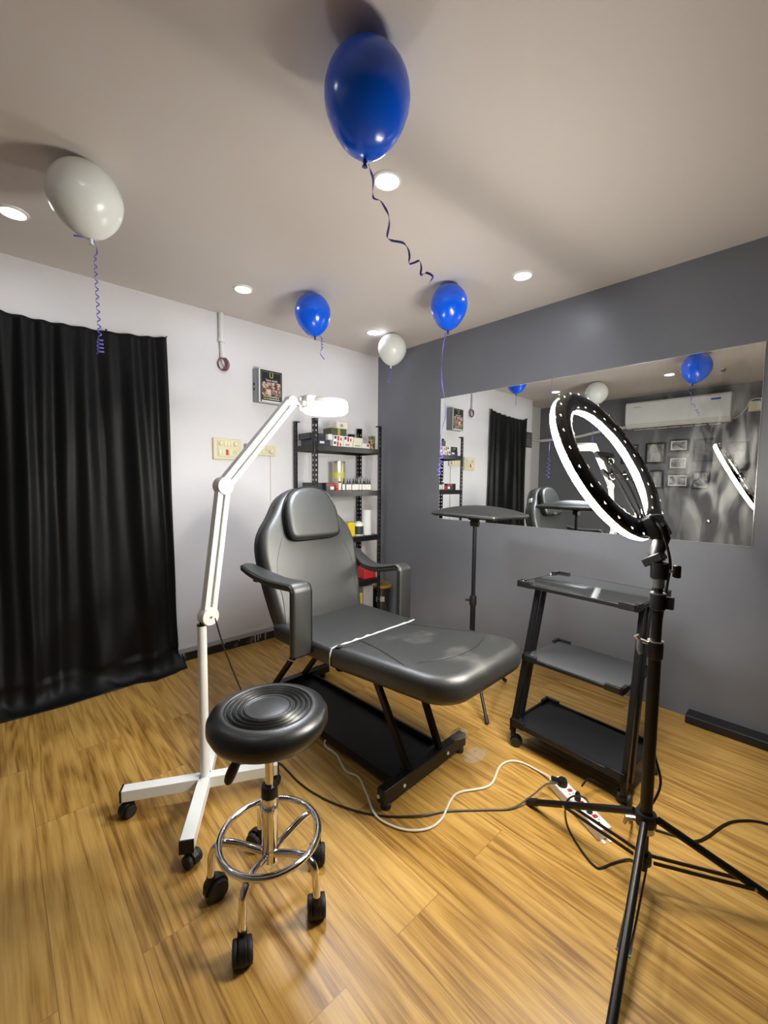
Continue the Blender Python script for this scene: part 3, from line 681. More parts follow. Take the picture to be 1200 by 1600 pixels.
# ------------------------------------------------------------------ stool
SX, SY = 2.070, -2.306
st = thing('stool', 'round black swivel stool with chrome foot ring and five casters', 'stool', (SX, SY, 0))
prof = [(0, .508), (.11, .508), (.150, .512), (.174, .526), (.186, .550), (.185, .572), (.176, .588), (.160, .597), (.146, .600)]
for r in (.128, .112, .096, .080): prof += [(r+.009, .6015), (r+.005, .5990), (r+.0025, .5945), (r, .5940), (r-.0025, .5945), (r-.005, .5990)]
prof += [(.070, .600), (.067, .596), (.064, .5955), (.055, .597), (.03, .599), (0, .5995)]
MB().lathe([(r_, z_+.036) for r_, z_ in prof], (SX, SY, 0), seg=72).build('seat', M['stool_vinyl'], st, sharp=70)
MB().lathe([(0, .531), (.07, .531), (.085, .545), (0, .545)], (SX, SY, 0), seg=32).build('seat_plate', M['black_metal'], st)
MB().cyl((SX, SY, .34), (SX, SY, .535), .0135, seg=24).build('gas_rod', M['chrome'], st)
MB().lathe([(.014, .375), (.024, .375), (.026, .370), (.026, .340), (.014, .340)], (SX, SY, 0), seg=32).build('collar', M['black_plastic'], st)
MB().lathe([(0, .125), (.028, .125), (.028, .165), (.0255, .167), (.0255, .275), (.0275, .277), (.0275, .338), (.024, .342), (0, .342)], (SX, SY, 0), seg=36).build('column', M['chrome'], st)
MB().tube([(SX-.02, SY-.02, .530), (SX-.025, SY-.060, .515), (SX-.034, SY-.092, .478)], .0055, 10).build('lever', M['black_plastic'], st)
MB().tube(crm([(SX-.030, SY-.080, .492), (SX-.038, SY-.096, .462), (SX-.046, SY-.108, .430), (SX-.052, SY-.114, .405)], 4), [.007, .009, .012, .014, .015, .016, .016, .016, .016, .015, .014, .011, .007], 14).build('lever_grip', M['black_plastic'], st)
MB().tube([(SX+.155*math.cos(a), SY+.155*math.sin(a), .206) for a in [2*math.pi*k/64 for k in range(64)]], .0105, 14, closed=True).build('foot_ring', M['chrome'], st)
def caster(par, x, y, ang, zt, wr=.030, two=True, mtl=None):
    """twin wheel caster: stem top at zt; ang is the trail direction"""
    d = Vector((math.cos(ang), math.sin(ang), 0)); s_ = Vector((-d.y, d.x, 0)); c = Vector((x, y, 0))+d*.016
    h = MB().lathe([(0, zt-.030), (.014, zt-.030), (.013, zt), (0, zt)], (x, y, 0), seg=16)
    hood = [(math.cos(a)*(wr+.006), wr+math.sin(a)*(wr+.006)) for a in [R(-10+200*k/12) for k in range(13)]]
    va = []
    for w_ in (-.011, .011): va += [c+d*p[0]+s_*w_+Vector((0, 0, p[1])) for p in hood]
    n = len(hood); h.poly(va, [tuple(range(n)), tuple(range(2*n-1, n-1, -1))]+[(i, n+i, n+(i+1) % n, (i+1) % n) for i in range(n)])
    o = h.build('caster', mtl or M['black_plastic'], par, bevel=.002)
    for w_ in (-1, 1):
        MB().lathe([(0, -.009), (wr*.6, -.010), (wr-.002, -.008), (wr, -.004), (wr, .004), (wr-.002, .008), (wr*.6, .010), (0, .009)], c+s_*w_*.018+Vector((0, 0, wr)), s_, 28).build('wheel', M['rubber'], o)
for k, a in enumerate((20, 92, 163, 234, 308)):
    a = R(a); d = Vector((math.cos(a), math.sin(a), 0)); c = Vector((SX, SY, 0))
    MB().tube(crm([c+d*.020+Vector((0, 0, .148)), c+d*.075+Vector((0, 0, .172)), c+d*.130+Vector((0, 0, .190)), c+d*.162+Vector((0, 0, .185)), c+d*.180+Vector((0, 0, .155)), c+d*.186+Vector((0, 0, .075))], 5), .0118, 14).build('leg', M['chrome'], st)
    caster(st, c.x+d.x*.186, c.y+d.y*.186, R((150, 325, 200, 95, 337)[k]), .084, .0325)

# ------------------------------------------------------------------ magnifier lamp on wheeled stand
PX, PY = 1.512, -2.312
ml = thing('magnifier_lamp', 'white jointed magnifier floor lamp on a four-legged wheeled stand', 'floor lamp', (PX, PY, 0))
ends = ((1.372, -2.585, True), (1.800, -2.478, True), (1.640, -2.045, True), (1.215, -2.150, True))
for x, y, _ in ends:
    d = (Vector((x, y, 0))-Vector((PX, PY, 0))); L_ = d.length; d.normalize()
    MB().bar((PX+d.x*.012, PY+d.y*.012, .087), (x, y, .087), .046, .046).build('leg', M['white_metal'], ml, bevel=.002)
    MB().bar((x, y, .087), (x+d.x*.006, y+d.y*.006, .087), .048, .048).build('end_cap', M['black_plastic'], ml)
    caster(ml, x-d.x*.028, y-d.y*.028, math.atan2(d.y, d.x)+.9, .066, .024)
MB().cyl((PX, PY, .10), (PX, PY, .752), .0185, seg=24).build('pole', M['white_metal'], ml)
MB().lathe([(.0, .752), (.0195, .752), (.0195, .758), (.008, .758), (.008, .80), (0, .80)], (PX, PY, 0), seg=24).build('pole_cap', M['black_plastic'], ml)
J1, J2, J3, HD = Vector((1.510, -2.285, .785)), Vector((1.490, -2.205, 1.322)), Vector((1.438, -1.850, 1.725)), Vector((1.413, -1.632, 1.732))
AX = Vector((.99, .14, 0)).normalized()
def joint(c, r):
    o = MB().lathe([(0, -.024), (r*.9, -.024), (r, -.018), (r, .018), (r*.9, .024), (0, .024)], c, AX, 32).build('joint', M['white_plastic'], ml)
    MB().lathe([(.006, 0), (.005, .003), (0, .004)], c+AX*.024, AX, 12).build('bolt', M['steel'], o)
MB().cyl((PX, PY, .74), (J1.x, J1.y+.0, .77), .012, seg=16).build('swivel', M['white_plastic'], ml)
joint(J1, .038); joint(J2, .038)
for A, B in ((J1, J2), (J2, J3)):
    d = (B-A).normalized(); s_ = d.cross(AX).normalized()
    for w_ in (-1, 1):
        MB().bar(A+d*.02+s_*w_*.0165, B-d*.015+s_*w_*.0165, .034, .022, s_).build('arm_channel', M['white_metal'], ml, bevel=.002)
    MB().bar(A+d*.03-AX*.004, B-d*.03-AX*.004, .024, .012, s_).build('arm_web', M['grey_line'], ml)
MB().lathe([(0, -.020), (.026, -.020), (.030, -.014), (.030, .014), (.026, .020), (0, .020)], J3, AX, 28).build('joint', M['white_plastic'], ml)
hd_dir = (HD-J3); hd_dir.z = 0; L_ = hd_dir.length; hd_dir.normalize(); hs = Vector((-hd_dir.y, hd_dir.x, 0))
kn = MB().cyl(J3+hd_dir*.02, J3+hd_dir*.085, .010, seg=14).cyl(J3+hd_dir*.055-Vector((0, 0, .035)), J3+hd_dir*.055+Vector((0, 0, .03)), .008, seg=12)
kn.cyl(J3+hd_dir*.060-hs*.03, J3+hd_dir*.060+hs*.03, .011, seg=14).build('head_swivel', M['white_plastic'], ml)
hz = HD.z
MB().pad([(a*.001, b*.001) for a, b in ((60, -46), (70, 0), (60, 46), (0, 40), (-14, 30), (-14, -30), (0, -40))], (J3.x+hd_dir.x*.088, J3.y+hd_dir.y*.088, hz-.022), hd_dir, hs, .060, .010, .004).build('ballast_housing', M['white_plastic'], ml, sharp=50)
MB().lathe([(.062, .012), (.062, .022), (.075, .033), (.105, .033), (.116, .025), (.118, .006), (.112, .004), (.066, .004)], HD, seg=56).build('head_shell', M['white_plastic'], ml)
MB().lathe([(.064, .004), (.117, .004), (.116, -.022), (.106, -.033), (.076, -.033), (.066, -.024), (.064, .004)], HD, seg=56).build('light_tube_cover', M['mag_light'], ml)
MB().lathe([(0, .012), (.04, .010), (.063, .006), (.063, .002), (.04, -.002), (0, -.004)], HD, seg=40).build('lens', M['mag_glass'], ml)
MB().tube(crm([(1.512, -2.268, .80), (1.530, -2.262, .765), (1.520, -2.22, .62), (1.505, -2.14, .40), (1.500, -2.05, .16), (1.505, -1.99, .02), (1.535, -1.966, .005), (1.705, -1.967, .005), (1.86, -1.937, .005), (1.999, -1.877, .005), (2.103, -1.80, .005), (2.191, -1.703, .010), (2.244, -1.605, .006), (2.345, -1.482, .005), (2.413, -1.398, .008), (2.447, -1.300, .030), (2.472, -1.225, .058), (2.505, -1.19, .062)], 6), .0034, 8).build('power_cord', M['cable_black'], ml)

# ------------------------------------------------------------------ arm rest stand behind the chair
AXX, AYY = 1.735, -.742
ar = thing('armrest_stand', 'tripod stand with flat black padded arm cushion under the mirror', 'stand', (AXX, AYY, 0))
f_ = Vector((.559, -.063, 0)).normalized(); g_ = Vector((-f_.y, f_.x, 0))
PC = Vector((1.722, -.690, 1.140))
MB().pad(rrect(-.258, -.17, .258, .17, .02), PC, f_, g_, .020, .008, .046, 9).build('cushion', M['leather'], ar, sharp=70)
MB().pad(rrect(-.25, -.162, .25, .162, .02), PC-Vector((0, 0, .006)), f_, g_, .008, .003).build('cushion_board', M['black_plastic'], ar)
MB().tube([PC+f_*x+g_*y+Vector((0, 0, .004)) for x, y in rrect(-.259, -.171, .259, .171, .02)], .0028, 6, closed=True).build('piping', M['piping'], ar)
MB().box((AXX-.03, AYY-.03, 1.118), (AXX+.03, AYY+.03, 1.136)).cyl((AXX-.024, AYY-.008, 1.098), (AXX+.024, AYY+.008, 1.098), .022, seg=20).build('tilt_clamp', M['black_plastic'], ar, bevel=.002)
MB().cyl((AXX, AYY, .60), (AXX, AYY, 1.10), .0125, seg=18).build('upper_pole', M['black_metal'], ar)
MB().lathe([(.013, .645), (.019, .645), (.022, .63), (.022, .585), (.017, .58), (.013, .58)], (AXX, AYY, 0), seg=22).cyl((AXX-.02, AYY-.006, .612), (AXX-.046, AYY-.014, .612), .008, seg=12).build('height_clamp', M['black_plastic'], ar)
MB().cyl((AXX, AYY, .16), (AXX, AYY, .60), .0165, seg=18).build('lower_pole', M['black_metal'], ar)
MB().lathe([(.017, .33), (.028, .33), (.028, .27), (.017, .27)], (AXX, AYY, 0), seg=22).build('leg_hub', M['black_plastic'], ar)
for a in (-38.5, 81.5, 201.5):
    d = Vector((math.cos(R(a)), math.sin(R(a)), 0)); c = Vector((AXX, AYY, 0))
    lg = MB().tube([c+d*.022+Vector((0, 0, .30)), c+d*.325+Vector((0, 0, .014))], .009, 12).build('leg', M['black_metal'], ar)
    MB().tube([c+d*.300+Vector((0, 0, .037)), c+d*.332+Vector((0, 0, .010))], .012, 12).build('foot', M['rubber'], lg)
    MB().bar(c+d*.017+Vector((0, 0, .17)), c+d*.150+Vector((0, 0, .178)), .012, .005).build('brace', M['black_metal'], ar)

# ------------------------------------------------------------------ three tier trolley
TM_ = Matrix.Translation((2.455, -.845, 0)) @ Matrix.Rotation(R(-3.2), 4, 'Z')
tl = thing('trolley', 'three-tier black trolley with leaning side frames by the grey wall', 'trolley', (2.455, -.845, 0))
def tray_(z, hw, y0, y1, m, rim, nm, hgt):
    o = MB(TM_).box((-hw+.006, y0+.006, z), (hw-.006, y1-.006, z+.006)).build(nm, m, tl)
    q = MB(TM_); e = .012
    for a, b in (((-hw, y0), (hw, y0+e)), ((-hw, y1-e), (hw, y1)), ((-hw, y0+e), (-hw+e, y1-e)), ((hw-e, y0+e), (hw, y1-e))):
        q.box((a[0], a[1], z-.012), (b[0], b[1], z+hgt))
    q.build('rim', rim, o, bevel=.002)
    for sx in (-1, 1):
        for yy, sy in ((y0, 1), (y1, -1)):
            q = MB(TM_)
            xa, xb = sorted((sx*(hw+.002), sx*(hw-.075))); ya, yb = sorted((yy-sy*.002, yy+sy*.014)); q.box((xa, ya, z-.014), (xb, yb, z+hgt+.011))
            xa, xb = sorted((sx*(hw+.002), sx*(hw-.014))); ya, yb = sorted((yy-sy*.002, yy+sy*.060)); q.box((xa, ya, z-.014), (xb, yb, z+hgt+.011))
            q.build('corner_guard', M['black_plastic'], o, bevel=.002)
    return o
tb = tray_(.120, .272, -.185, .170, M['black_sheet'], M['black_metal'], 'bottom_tray', .014)
tray_(.470, .238, -.150, .205, M['grey_shelf'], M['black_metal'], 'middle_shelf', .004)
tt = tray_(.838, .278, -.150, .245, M['shelf_glass'], M['black_metal'], 'top_tray', .006)
sc_ = MB(TM_)
for sx in (-1, 1): sc_.ball((sx*.266, -.120, .848), .005, 10).ball((sx*.266, .150, .848), .005, 10)
sc_.build('screw', M['steel'], tt)
for sx in (-1, 1):
    for yb_, yt_ in ((-.168, -.040), (-.108, .020)):
        MB(TM_).bar((sx*.268, yb_, .075), (sx*.222 if sx < 0 else .262, yt_, .830), .024, .024, (1, 0, 0)).build('leg', M['black_metal'], tl, bevel=.002)
        MB(TM_).bar((sx*.268, yb_+.030, .12), (sx*.222 if sx < 0 else .262, yt_+.030, .82), .004, .006, (1, 0, 0)).build('edge_strip', M['steel'], tl) if yb_ < -.15 else None
    for yb_ in (-.165, .145):
        p_ = TM_ @ Vector((sx*.266, yb_, 0)); caster(tl, p_.x, p_.y, .6*sx+1.0, .075, .024)

# ------------------------------------------------------------------ ring light on tripod
GX, GY = 2.882, -1.372
rl = thing('ring_light', 'large lit ring light tilted on a black telescopic tripod', 'ring light', (GX, GY, 0))
RC = Vector((2.705, -1.330, 1.422)); RN = Vector((-.877, .051, -.477)).normalized()
Ru = (Vector((0, 0, 1))-RN*RN.z).normalized(); Ra = Ru.cross(RN)
RI, RO = .213, .288
MB().lathe([(RI, .000), (RI+.004, -.010), (RI+.022, -.018), (RO-.022, -.018), (RO-.004, -.010), (RO, .000), (RO, .003), (RI, .003)], RC, RN, 96).build('housing', M['black_gloss'], rl, sharp=50)
MB().lathe([(RI+.001, .003), (RO-.001, .003), (RO-.001, .020), (RO-.006, .027), (RI+.006, .027), (RI+.001, .020), (RI+.001, .003)], RC, RN, 96).build('diffuser', M['ring_light'], rl, sharp=60)
vt = MB()
for rr, n, h in ((RO-.009, 26, -.0160), (RI+.009, 22, -.0160)):
    for k in range(n):
        a = 2*math.pi*(k+.5)/n
        if abs(a-1.5*math.pi) < .16: continue
        e_ = Ra*math.cos(a)+Ru*math.sin(a); tn = Ra*-math.sin(a)+Ru*math.cos(a)
        for du, dv in ((0, .0036), (-.0034, -.0022), (.0034, -.0022)):
            vt.lathe([(0, .0010), (.0023, .0008), (.0025, 0)], RC+e_*(rr+dv*.8)+tn*du+RN*(h+.0035), -RN, 7)
vt.build('vents', M['ring_vent'], rl)
sl = MB()
for a0 in range(20, 380, 30):
    if abs(a0-270) < 20: continue
    for rr in ((RI+RO)/2-.006, (RI+RO)/2+.006):
        sl.tube([RC+(Ra*math.cos(R(a0+j*2))+Ru*math.sin(R(a0+j*2)))*rr-RN*.0182 for j in range(7)], .0012, 5)
sl.build('rib', M['black_gloss'], rl)
def rp(a, u, n_): return RC+Ra*a+Ru*u+RN*n_
MB().pad(rrect(-.055, -.036, .055, .040, .012), rp(0, -.262, -.014), -Ra, Ru, .038, .008, .003).build('control_box', M['black_plastic'], rl, sharp=50)
MB().box((-.010, -.006, 0), (.010, .006, .003), M=Matrix.Translation(rp(.02, -.262, -.055)) @ Matrix((Ra, Ru, -RN)).transposed().to_4x4()).build('switch', M['steel'], rl)
NK = rp(0, -.300, -.034)
MB().tube([rp(0, -.262, -.044), NK, Vector((2.866, -1.364, 1.120)), Vector((2.874, -1.368, 1.100))], [.020, .022, .021, .024], 14).build('neck', M['black_plastic'], rl)
MB().box((-.034, -.026, -.012), (.026, .026, .014), M=Matrix.Translation((2.868, -1.366, 1.108)) @ Matrix.Rotation(R(-32), 4, 'Y')).build('hinge', M['black_plastic'], rl, bevel=.003)
MB().lathe([(0, 1.098), (.027, 1.098), (.026, 1.090), (.025, 1.050), (.022, 1.046), (0, 1.046)], (GX, GY, 0), seg=24).build('mount_socket', M['black_plastic'], rl)
sd = Vector((math.cos(R(35)), math.sin(R(35)), 0))
MB().cyl(Vector((GX, GY, 1.072))+sd*.02, Vector((GX, GY, 1.072))+sd*.045, .004, seg=10).build('knob_stem', M['steel'], rl)
MB().box((.040, -.012, -.020), (.058, .012, .020), M=Matrix.Translation((GX, GY, 1.072)) @ Matrix.Rotation(R(35), 4, 'Z')).build('knob', M['black_plastic'], rl, bevel=.004)
MB().cyl((GX, GY, 1.018), (GX, GY, 1.048), .0165, seg=20).build('spigot', M['steel'], rl)
MB().cyl((GX, GY, .985), (GX, GY, 1.02), .0125, seg=18).build('top_tube', M['black_metal'], rl)
MB().lathe([(.012, 1.000), (.021, 1.000), (.0225, .995), (.0225, .950), (.018, .946), (.012, .946)], (GX, GY, 0), seg=24).box((GX+.012, GY+.004, .952), (GX+.040, GY+.022, .990)).build('upper_clamp', M['black_plastic'], rl)
MB().lathe([(.0145, 1.001), (.0222, 1.001), (.0222, .998), (.0145, .998)], (GX, GY, 0), seg=24).build('clamp_band', M['steel'], rl)
MB().cyl((GX, GY, .80), (GX, GY, .950), .0155, seg=20).build('middle_tube', M['black_metal'], rl)
MB().lathe([(.015, .842), (.022, .842), (.0225, .835), (.0225, .790), (.019, .785), (.015, .785)], (GX, GY, 0), seg=24).build('lower_clamp', M['black_plastic'], rl)
MB().lathe([(.0158, .845), (.0230, .845), (.0230, .841), (.0158, .841)], (GX, GY, 0), seg=24).build('clamp_band', M['steel'], rl)
MB().tube([(GX-.018, GY-.012, .835), (GX-.040, GY-.024, .842), (GX-.048, GY-.028, .856)], [.006, .007, .009], 10).tube([(GX-.040, GY-.024, .840), (GX-.036, GY-.032, .815), (GX-.030, GY-.036, .800)], [.008, .010, .007], 10).build('clamp_lever', M['steel'], rl)
MB().cyl((GX, GY, .215), (GX, GY, .79), .0185, seg=22).build('lower_tube', M['black_metal'], rl)
MB().lathe([(.018, .262), (.030, .262), (.032, .256), (.032, .226), (.030, .222), (.018, .222)], (GX, GY, 0), seg=24).build('leg_hub', M['black_plastic'], rl)
MB().lathe([(.0186, .224), (.027, .224), (.027, .200), (.0186, .200)], (GX, GY, 0), seg=24).tube([(GX-.02, GY-.012, .235), (GX-.048, GY-.022, .228), (GX-.055, GY-.028, .205)], [.009, .010, .005], 10).build('hub_band', M['steel'], rl)
MB().cyl((GX, GY, .062), (GX, GY, .215), .0125, seg=18).build('centre_tube', M['black_metal'], rl)
MB().lathe([(.0125, .118), (.024, .118), (.024, .088), (.0125, .088)], (GX, GY, 0), seg=24).build('brace_collar', M['black_plastic'], rl)
for fx, fy, fz in ((2.444, -1.318, .012), (2.972, -1.960, .012), (3.300, -1.150, .012)):
    c = Vector((GX, GY, 0)); F_ = Vector((fx, fy, fz)); d = (F_-c); d.z = 0; d.normalize(); top = c+d*.036+Vector((0, 0, .243))
    lg = MB().tube([top, F_], .0122, 16).build('leg', M['black_metal'], rl)
    dd = (F_-top).normalized()
    MB().tube([F_-dd*.045, F_+dd*.004], .0142, 16).build('foot', M['rubber'], lg)
    mid = top+(F_-top)*.60; s_ = Vector((-d.y, d.x, 0))
    for w_ in (-1, 1):
        MB().bar(c+d*.026+Vector((0, 0, .103))+s_*w_*.014, mid+s_*w_*.014, .005, .010).build('brace', M['black_metal'], rl)
    MB().cyl(mid-s_*.018, mid+s_*.018, .004, seg=10).build('rivet', M['steel'], lg)
# phone holder in the ring
gn = MB()
gn.tube(crm([rp(0, -.225, -.006), rp(.004, -.17, -.014), rp(.010, -.10, -.020), rp(.004, -.04, -.012), rp(.0, .01, .0)], 8), .0045, 8)
gn.tube(crm([rp(-.02, -.225, -.006), rp(-.045, -.16, -.012), rp(-.055, -.10, -.016), rp(-.050, -.055, -.010)], 8), .0045, 8)
gn.tube(crm([rp(.022, -.225, -.006), rp(.050, -.16, -.012), rp(.062, -.10, -.016), rp(.055, -.055, -.010)], 8), .0045, 8)
gn.build('gooseneck', M['black_gloss'], rl)
cl = MB()
for a, u in ((0, .012), (-.050, -.050), (.055, -.050)):
    cl.ball(rp(a, u-.010, 0), .012, 14)
    for s_ in (-1, 1): cl.bar(rp(a+s_*.010, u, .004), rp(a+s_*.036, u+.014, .004), .016, .010, RN)
cl.bar(rp(-.062, .030, .004), rp(.070, .030, .004), .018, .012, RN)
cl.build('phone_clamp', M['black_gloss'], rl)
MB().tube(crm([rp(.04, -.25, -.05), rp(.06, -.29, -.06), Vector((2.905, -1.352, 1.10)), Vector((2.897, -1.340, 1.02)), Vector((2.880, -1.338, .80)), Vector((2.882, -1.340, .50)), Vector((2.910, -1.335, .36)), Vector((2.880, -1.335, .25))], 6), .004, 8).build('power_cord', M['cable_black'], rl)
MB().tube(crm([(2.86, -1.345, .27), (2.80, -1.24, .10), (2.765, -1.09, .006), (2.722, -1.044, .006), (2.655, -1.00, .02), (2.612, -1.035, .05), (2.598, -1.10, .09), (2.594, -1.16, .085)], 6), .0038, 8).build('plug_cord', M['cable_black'], rl)
MB().lathe([(0, 0), (.012, 0), (.013, .010), (.010, .026), (.005, .034), (0, .034)], (2.594, -1.198, .0455), seg=16).build('plug', M['black_plastic'], rl)

# ------------------------------------------------------------------ power strip and loose cables
PA, PB = Vector((2.467, -1.133, 0)), Vector((2.727, -1.268, 0)); pd = (PB-PA); PL = pd.length; pd.normalize(); pn = Vector((-pd.y, pd.x, 0))
PM = Matrix(((pd.x, pn.x, 0, PA.x), (pd.y, pn.y, 0, PA.y), (0, 0, 1, 0), (0, 0, 0, 1)))
ps = thing('power_strip', 'white multi-socket power strip with red switches lying on the floor', 'power strip', (2.597, -1.2, 0))
MB(PM).box((0, -.031, .002), (PL, .031, .045)).build('casing', M['white_plastic'], ps, bevel=.004)
for k in range(4): MB(PM).box((.012+k*.072, -.004, .045), (.026+k*.072, .014, .0495)).build('switch', M['red_plastic'], ps, bevel=.001)
MB(PM).box((.034, -.020, .045), (.058, -.010, .0475)).build('indicator', M['red_plastic'], ps)
so = MB(PM)
for k in (1, 3):
    for dx, dy, r in ((.035+.012, .0, .0034), (.035, .009, .003), (.035, -.009, .003)): so.cyl((k*.072+dx, dy, .0448), (k*.072+dx, dy, .0456), r, seg=10)
so.build('socket_hole', M['dark_hole'], ps)
MB(PM).box((PL-.03, -.020, .0), (PL+.018, -.008, .004)).box((PL-.03, .008, 0), (PL+.018, .020, .004)).build('wall_tab', M['white_plastic'], ps)
MB().tube(crm([(1.52, -1.69, .03), (1.55, -1.73, .006), (1.65, -1.73, .006), (1.772, -1.768, .006), (1.845, -1.751, .006), (1.949, -1.790, .006), (2.056, -1.838, .006), (2.137, -1.829, .006), (2.205, -1.791, .006), (2.248, -1.729, .006), (2.252, -1.655, .006), (2.213, -1.545, .006), (2.213, -1.479, .006), (2.275, -1.352, .006), (2.238, -1.216, .006), (2.244, -1.141, .006), (2.291, -1.103, .006), (2.371, -1.101, .008), (2.440, -1.118, .018), (2.468, -1.133, .022)], 6), .0048, 8).build('cord', M['cable_white'], ps)
pg = thing('plug', 'black round plug in the first socket of the white power strip', 'plug', (2.513, -1.160, .0455))
MB(PM).lathe([(0, .0458), (.020, .0458), (.021, .060), (.017, .074), (0, .075)], (.055, -.004, 0), seg=24).build('body', M['black_plastic'], pg)
MB(PM).bar((.045, -.012, .062), (.020, -.034, .060), .014, .012).build('cord_grip', M['black_plastic'], pg)
pc = thing('loop_cable', 'thin dark cable looping from white power strip to the ring light foot', 'cable', (2.7, -1.35, 0))
MB().lathe([(0, 0), (.011, 0), (.012, .010), (.008, .024), (0, .026)], (2.655, -1.232, .0457), seg=16).build('plug', M['black_plastic'], pc)
MB().tube(crm([(2.655, -1.232, .068), (2.635, -1.215, .080), (2.600, -1.215, .075), (2.570, -1.225, .05), (2.566, -1.245, .02), (2.595, -1.299, .005), (2.642, -1.351, .005), (2.709, -1.400, .005), (2.749, -1.417, .005), (2.766, -1.406, .005), (2.789, -1.351, .005), (2.821, -1.300, .008), (2.850, -1.30, .006)], 6), .0035, 8).build('cord', M['cable_black'], pc)
fc_ = thing('floor_cable', 'dark cable snaking over the floor to the right behind tripod', 'cable', (3.0, -.95, 0))
MB().tube(crm([(2.76, -1.02, .005), (2.814, -1.08, .005), (2.866, -1.068, .005), (2.914, -1.05, .005), (2.96, -1.029, .005), (2.988, -.968, .005), (3.019, -.853, .005), (3.058, -.776, .005), (3.138, -.711, .005), (3.35, -.66, .005)], 6), .0045, 8).build('cord', M['cable_black'], fc_)

# ------------------------------------------------------------------ shelving rack and what stands on it
rk = thing('shelf_rack', 'black slotted-angle metal shelf rack in the corner by the white wall', 'shelf', (.18, -.625, 0))
X0, X1, Y0, Y1, RT = .028, .345, -.995, -.262, 1.852
SH = (1.645, 1.265, .855, .445, .10)
def flange(bm_, p0, du, wd=.036):
    xs = [0, .012, .024, wd]; zs = [0.0]; z = .03
    while z < RT-.03: zs += [z, z+.017]; z += .040
    zs.append(RT); du = Vector(du); p0 = Vector(p0); va = [p0+du*x+Vector((0, 0, zz)) for zz in zs for x in xs]; fc = []
    for j in range(len(zs)-1):
        for i in range(3):
            if i == 1 and j % 2 == 1: continue
            fc.append((j*4+i, j*4+i+1, j*4+i+5, j*4+i+4))
    bm_.poly(va, fc)
for x, sx in ((X0, 1), (X1, -1)):
    for y, sy in ((Y0, 1), (Y1, -1)):
        f = MB(); flange(f, (x, y, 0), (sx, 0, 0)); flange(f, (x, y, 0), (0, sy, 0))
        pst = f.build('post', M['black_metal'], rk, solid=.0022)
        MB().box((min(x, x+sx*.038)-.001, min(y, y+sy*.038)-.001, RT-.004), (max(x, x+sx*.038)+.001, max(y, y+sy*.038)+.001, RT+.005)).build('cap', M['black_plastic'], pst)
for z in SH:
    o = MB().box((X0+.004, Y0+.004, z-.009), (X1-.004, Y1-.004, z)).build('shelf_board', M['black_sheet'], rk)
    b = MB()
    for a, c in (((X1-.006, Y0+.003, z-.046), (X1-.002, Y1-.003, z-.004)), ((X0+.002, Y0+.003, z-.046), (X0+.006, Y1-.003, z-.004)), ((X0+.006, Y0+.002, z-.046), (X1-.006, Y0+.006, z-.004)), ((X0+.006, Y1-.006, z-.046), (X1-.006, Y1-.002, z-.004))): b.box(a, c)
    b.build('beam', M['black_metal'], o)
def carton(label, x0, y0, z0, x1, y1, z1, m, extra=None, group=None):
    t = thing('carton', label, 'box', ((x0+x1)/2, (y0+y1)/2, z0), group)
    MB().box((x0, y0, z0+.0006), (x1, y1, z1)).build('box', m, t, bevel=.0015)
    for nm, a, b, mm in (extra or []): MB().box(a, b).build(nm, mm, t)
    return t
Z1, Z2, Z3, Z4, Z5 = SH
fx = lambda x, y0, y1, z0, z1: ((x-.0002, y0, z0), (x+.0007, y1, z1))
sid = lambda y, x0, x1, z0, z1: ((x0, y-.0007, z0), (x1, y+.0002, z1))
carton('dark slate flat box at left end of the top shelf, under a grey one', .10, -.965, Z1, .29, -.80, Z1+.050, M['card_slate'], [('label', *fx(.29, -.905, -.86, Z1+.018, Z1+.036), M['paper_white'])])
carton('dark grey flat box stacked on the slate box, top shelf', .09, -.985, Z1+.051, .27, -.83, Z1+.102, M['card_dark'], [('print', *fx(.27, -.955, -.915, Z1+.07, Z1+.088), M['print_grey'])])
stripe = lambda x, y, z, h: [('stripe', *fx(x, y+.040, y+.058, z+.004, z+h-.004), M['card_red']), ('emblem', *fx(x, y+.008, y+.030, z+.018, z+h-.006), M['card_blue']), ('stripe', *fx(x, y+.070, y+.085, z+.006, z+h-.016), M['card_red'])]
carton('white and red box, first of the lower row on the top shelf', .16, -.795, Z1, .325, -.690, Z1+.045, M['card_white'], stripe(.325, -.795, Z1, .045))
carton('white box, second of the lower row on the top shelf', .16, -.685, Z1, .325, -.585, Z1+.045, M['card_white'], [('print', *fx(.325, -.665, -.62, Z1+.012, Z1+.026), M['print_grey'])])
carton('cream box, third of the lower row on the top shelf', .16, -.580, Z1, .325, -.480, Z1+.045, M['card_cream'], [('print', *fx(.325, -.56, -.50, Z1+.014, Z1+.024), M['print_grey'])])
carton('white box with red corner, right end of the lower row on the top shelf', .16, -.475, Z1, .325, -.385, Z1+.045, M['card_white'], [('stripe', *fx(.325, -.42, -.395, Z1+.016, Z1+.041), M['card_red'])])
carton('plain white box at left of the upper row on the top shelf', .15, -.826, Z1+.051, .30, -.784, Z1+.100, M['card_white'])
carton('red-striped box with blue emblem, left of the upper pair on the top shelf', .15, -.782, Z1+.046, .315, -.680, Z1+.093, M['card_white'], stripe(.315, -.782, Z1+.046, .047))
carton('red-striped box with blue emblem, right of the upper pair on the top shelf', .15, -.675, Z1+.046, .315, -.570, Z1+.093, M['card_white'], stripe(.315, -.675, Z1+.046, .047))
carton('small cream box at right end of the upper row on the top shelf', .18, -.565, Z1+.046, .315, -.462, Z1+.090, M['card_cream'])
carton('olive black box with gold band on top of the striped boxes', .15, -.775, Z1+.094, .27, -.610, Z1+.160, M['card_olive'], [('band', *fx(.27, -.705, -.680, Z1+.096, Z1+.158), M['gold_band'])])
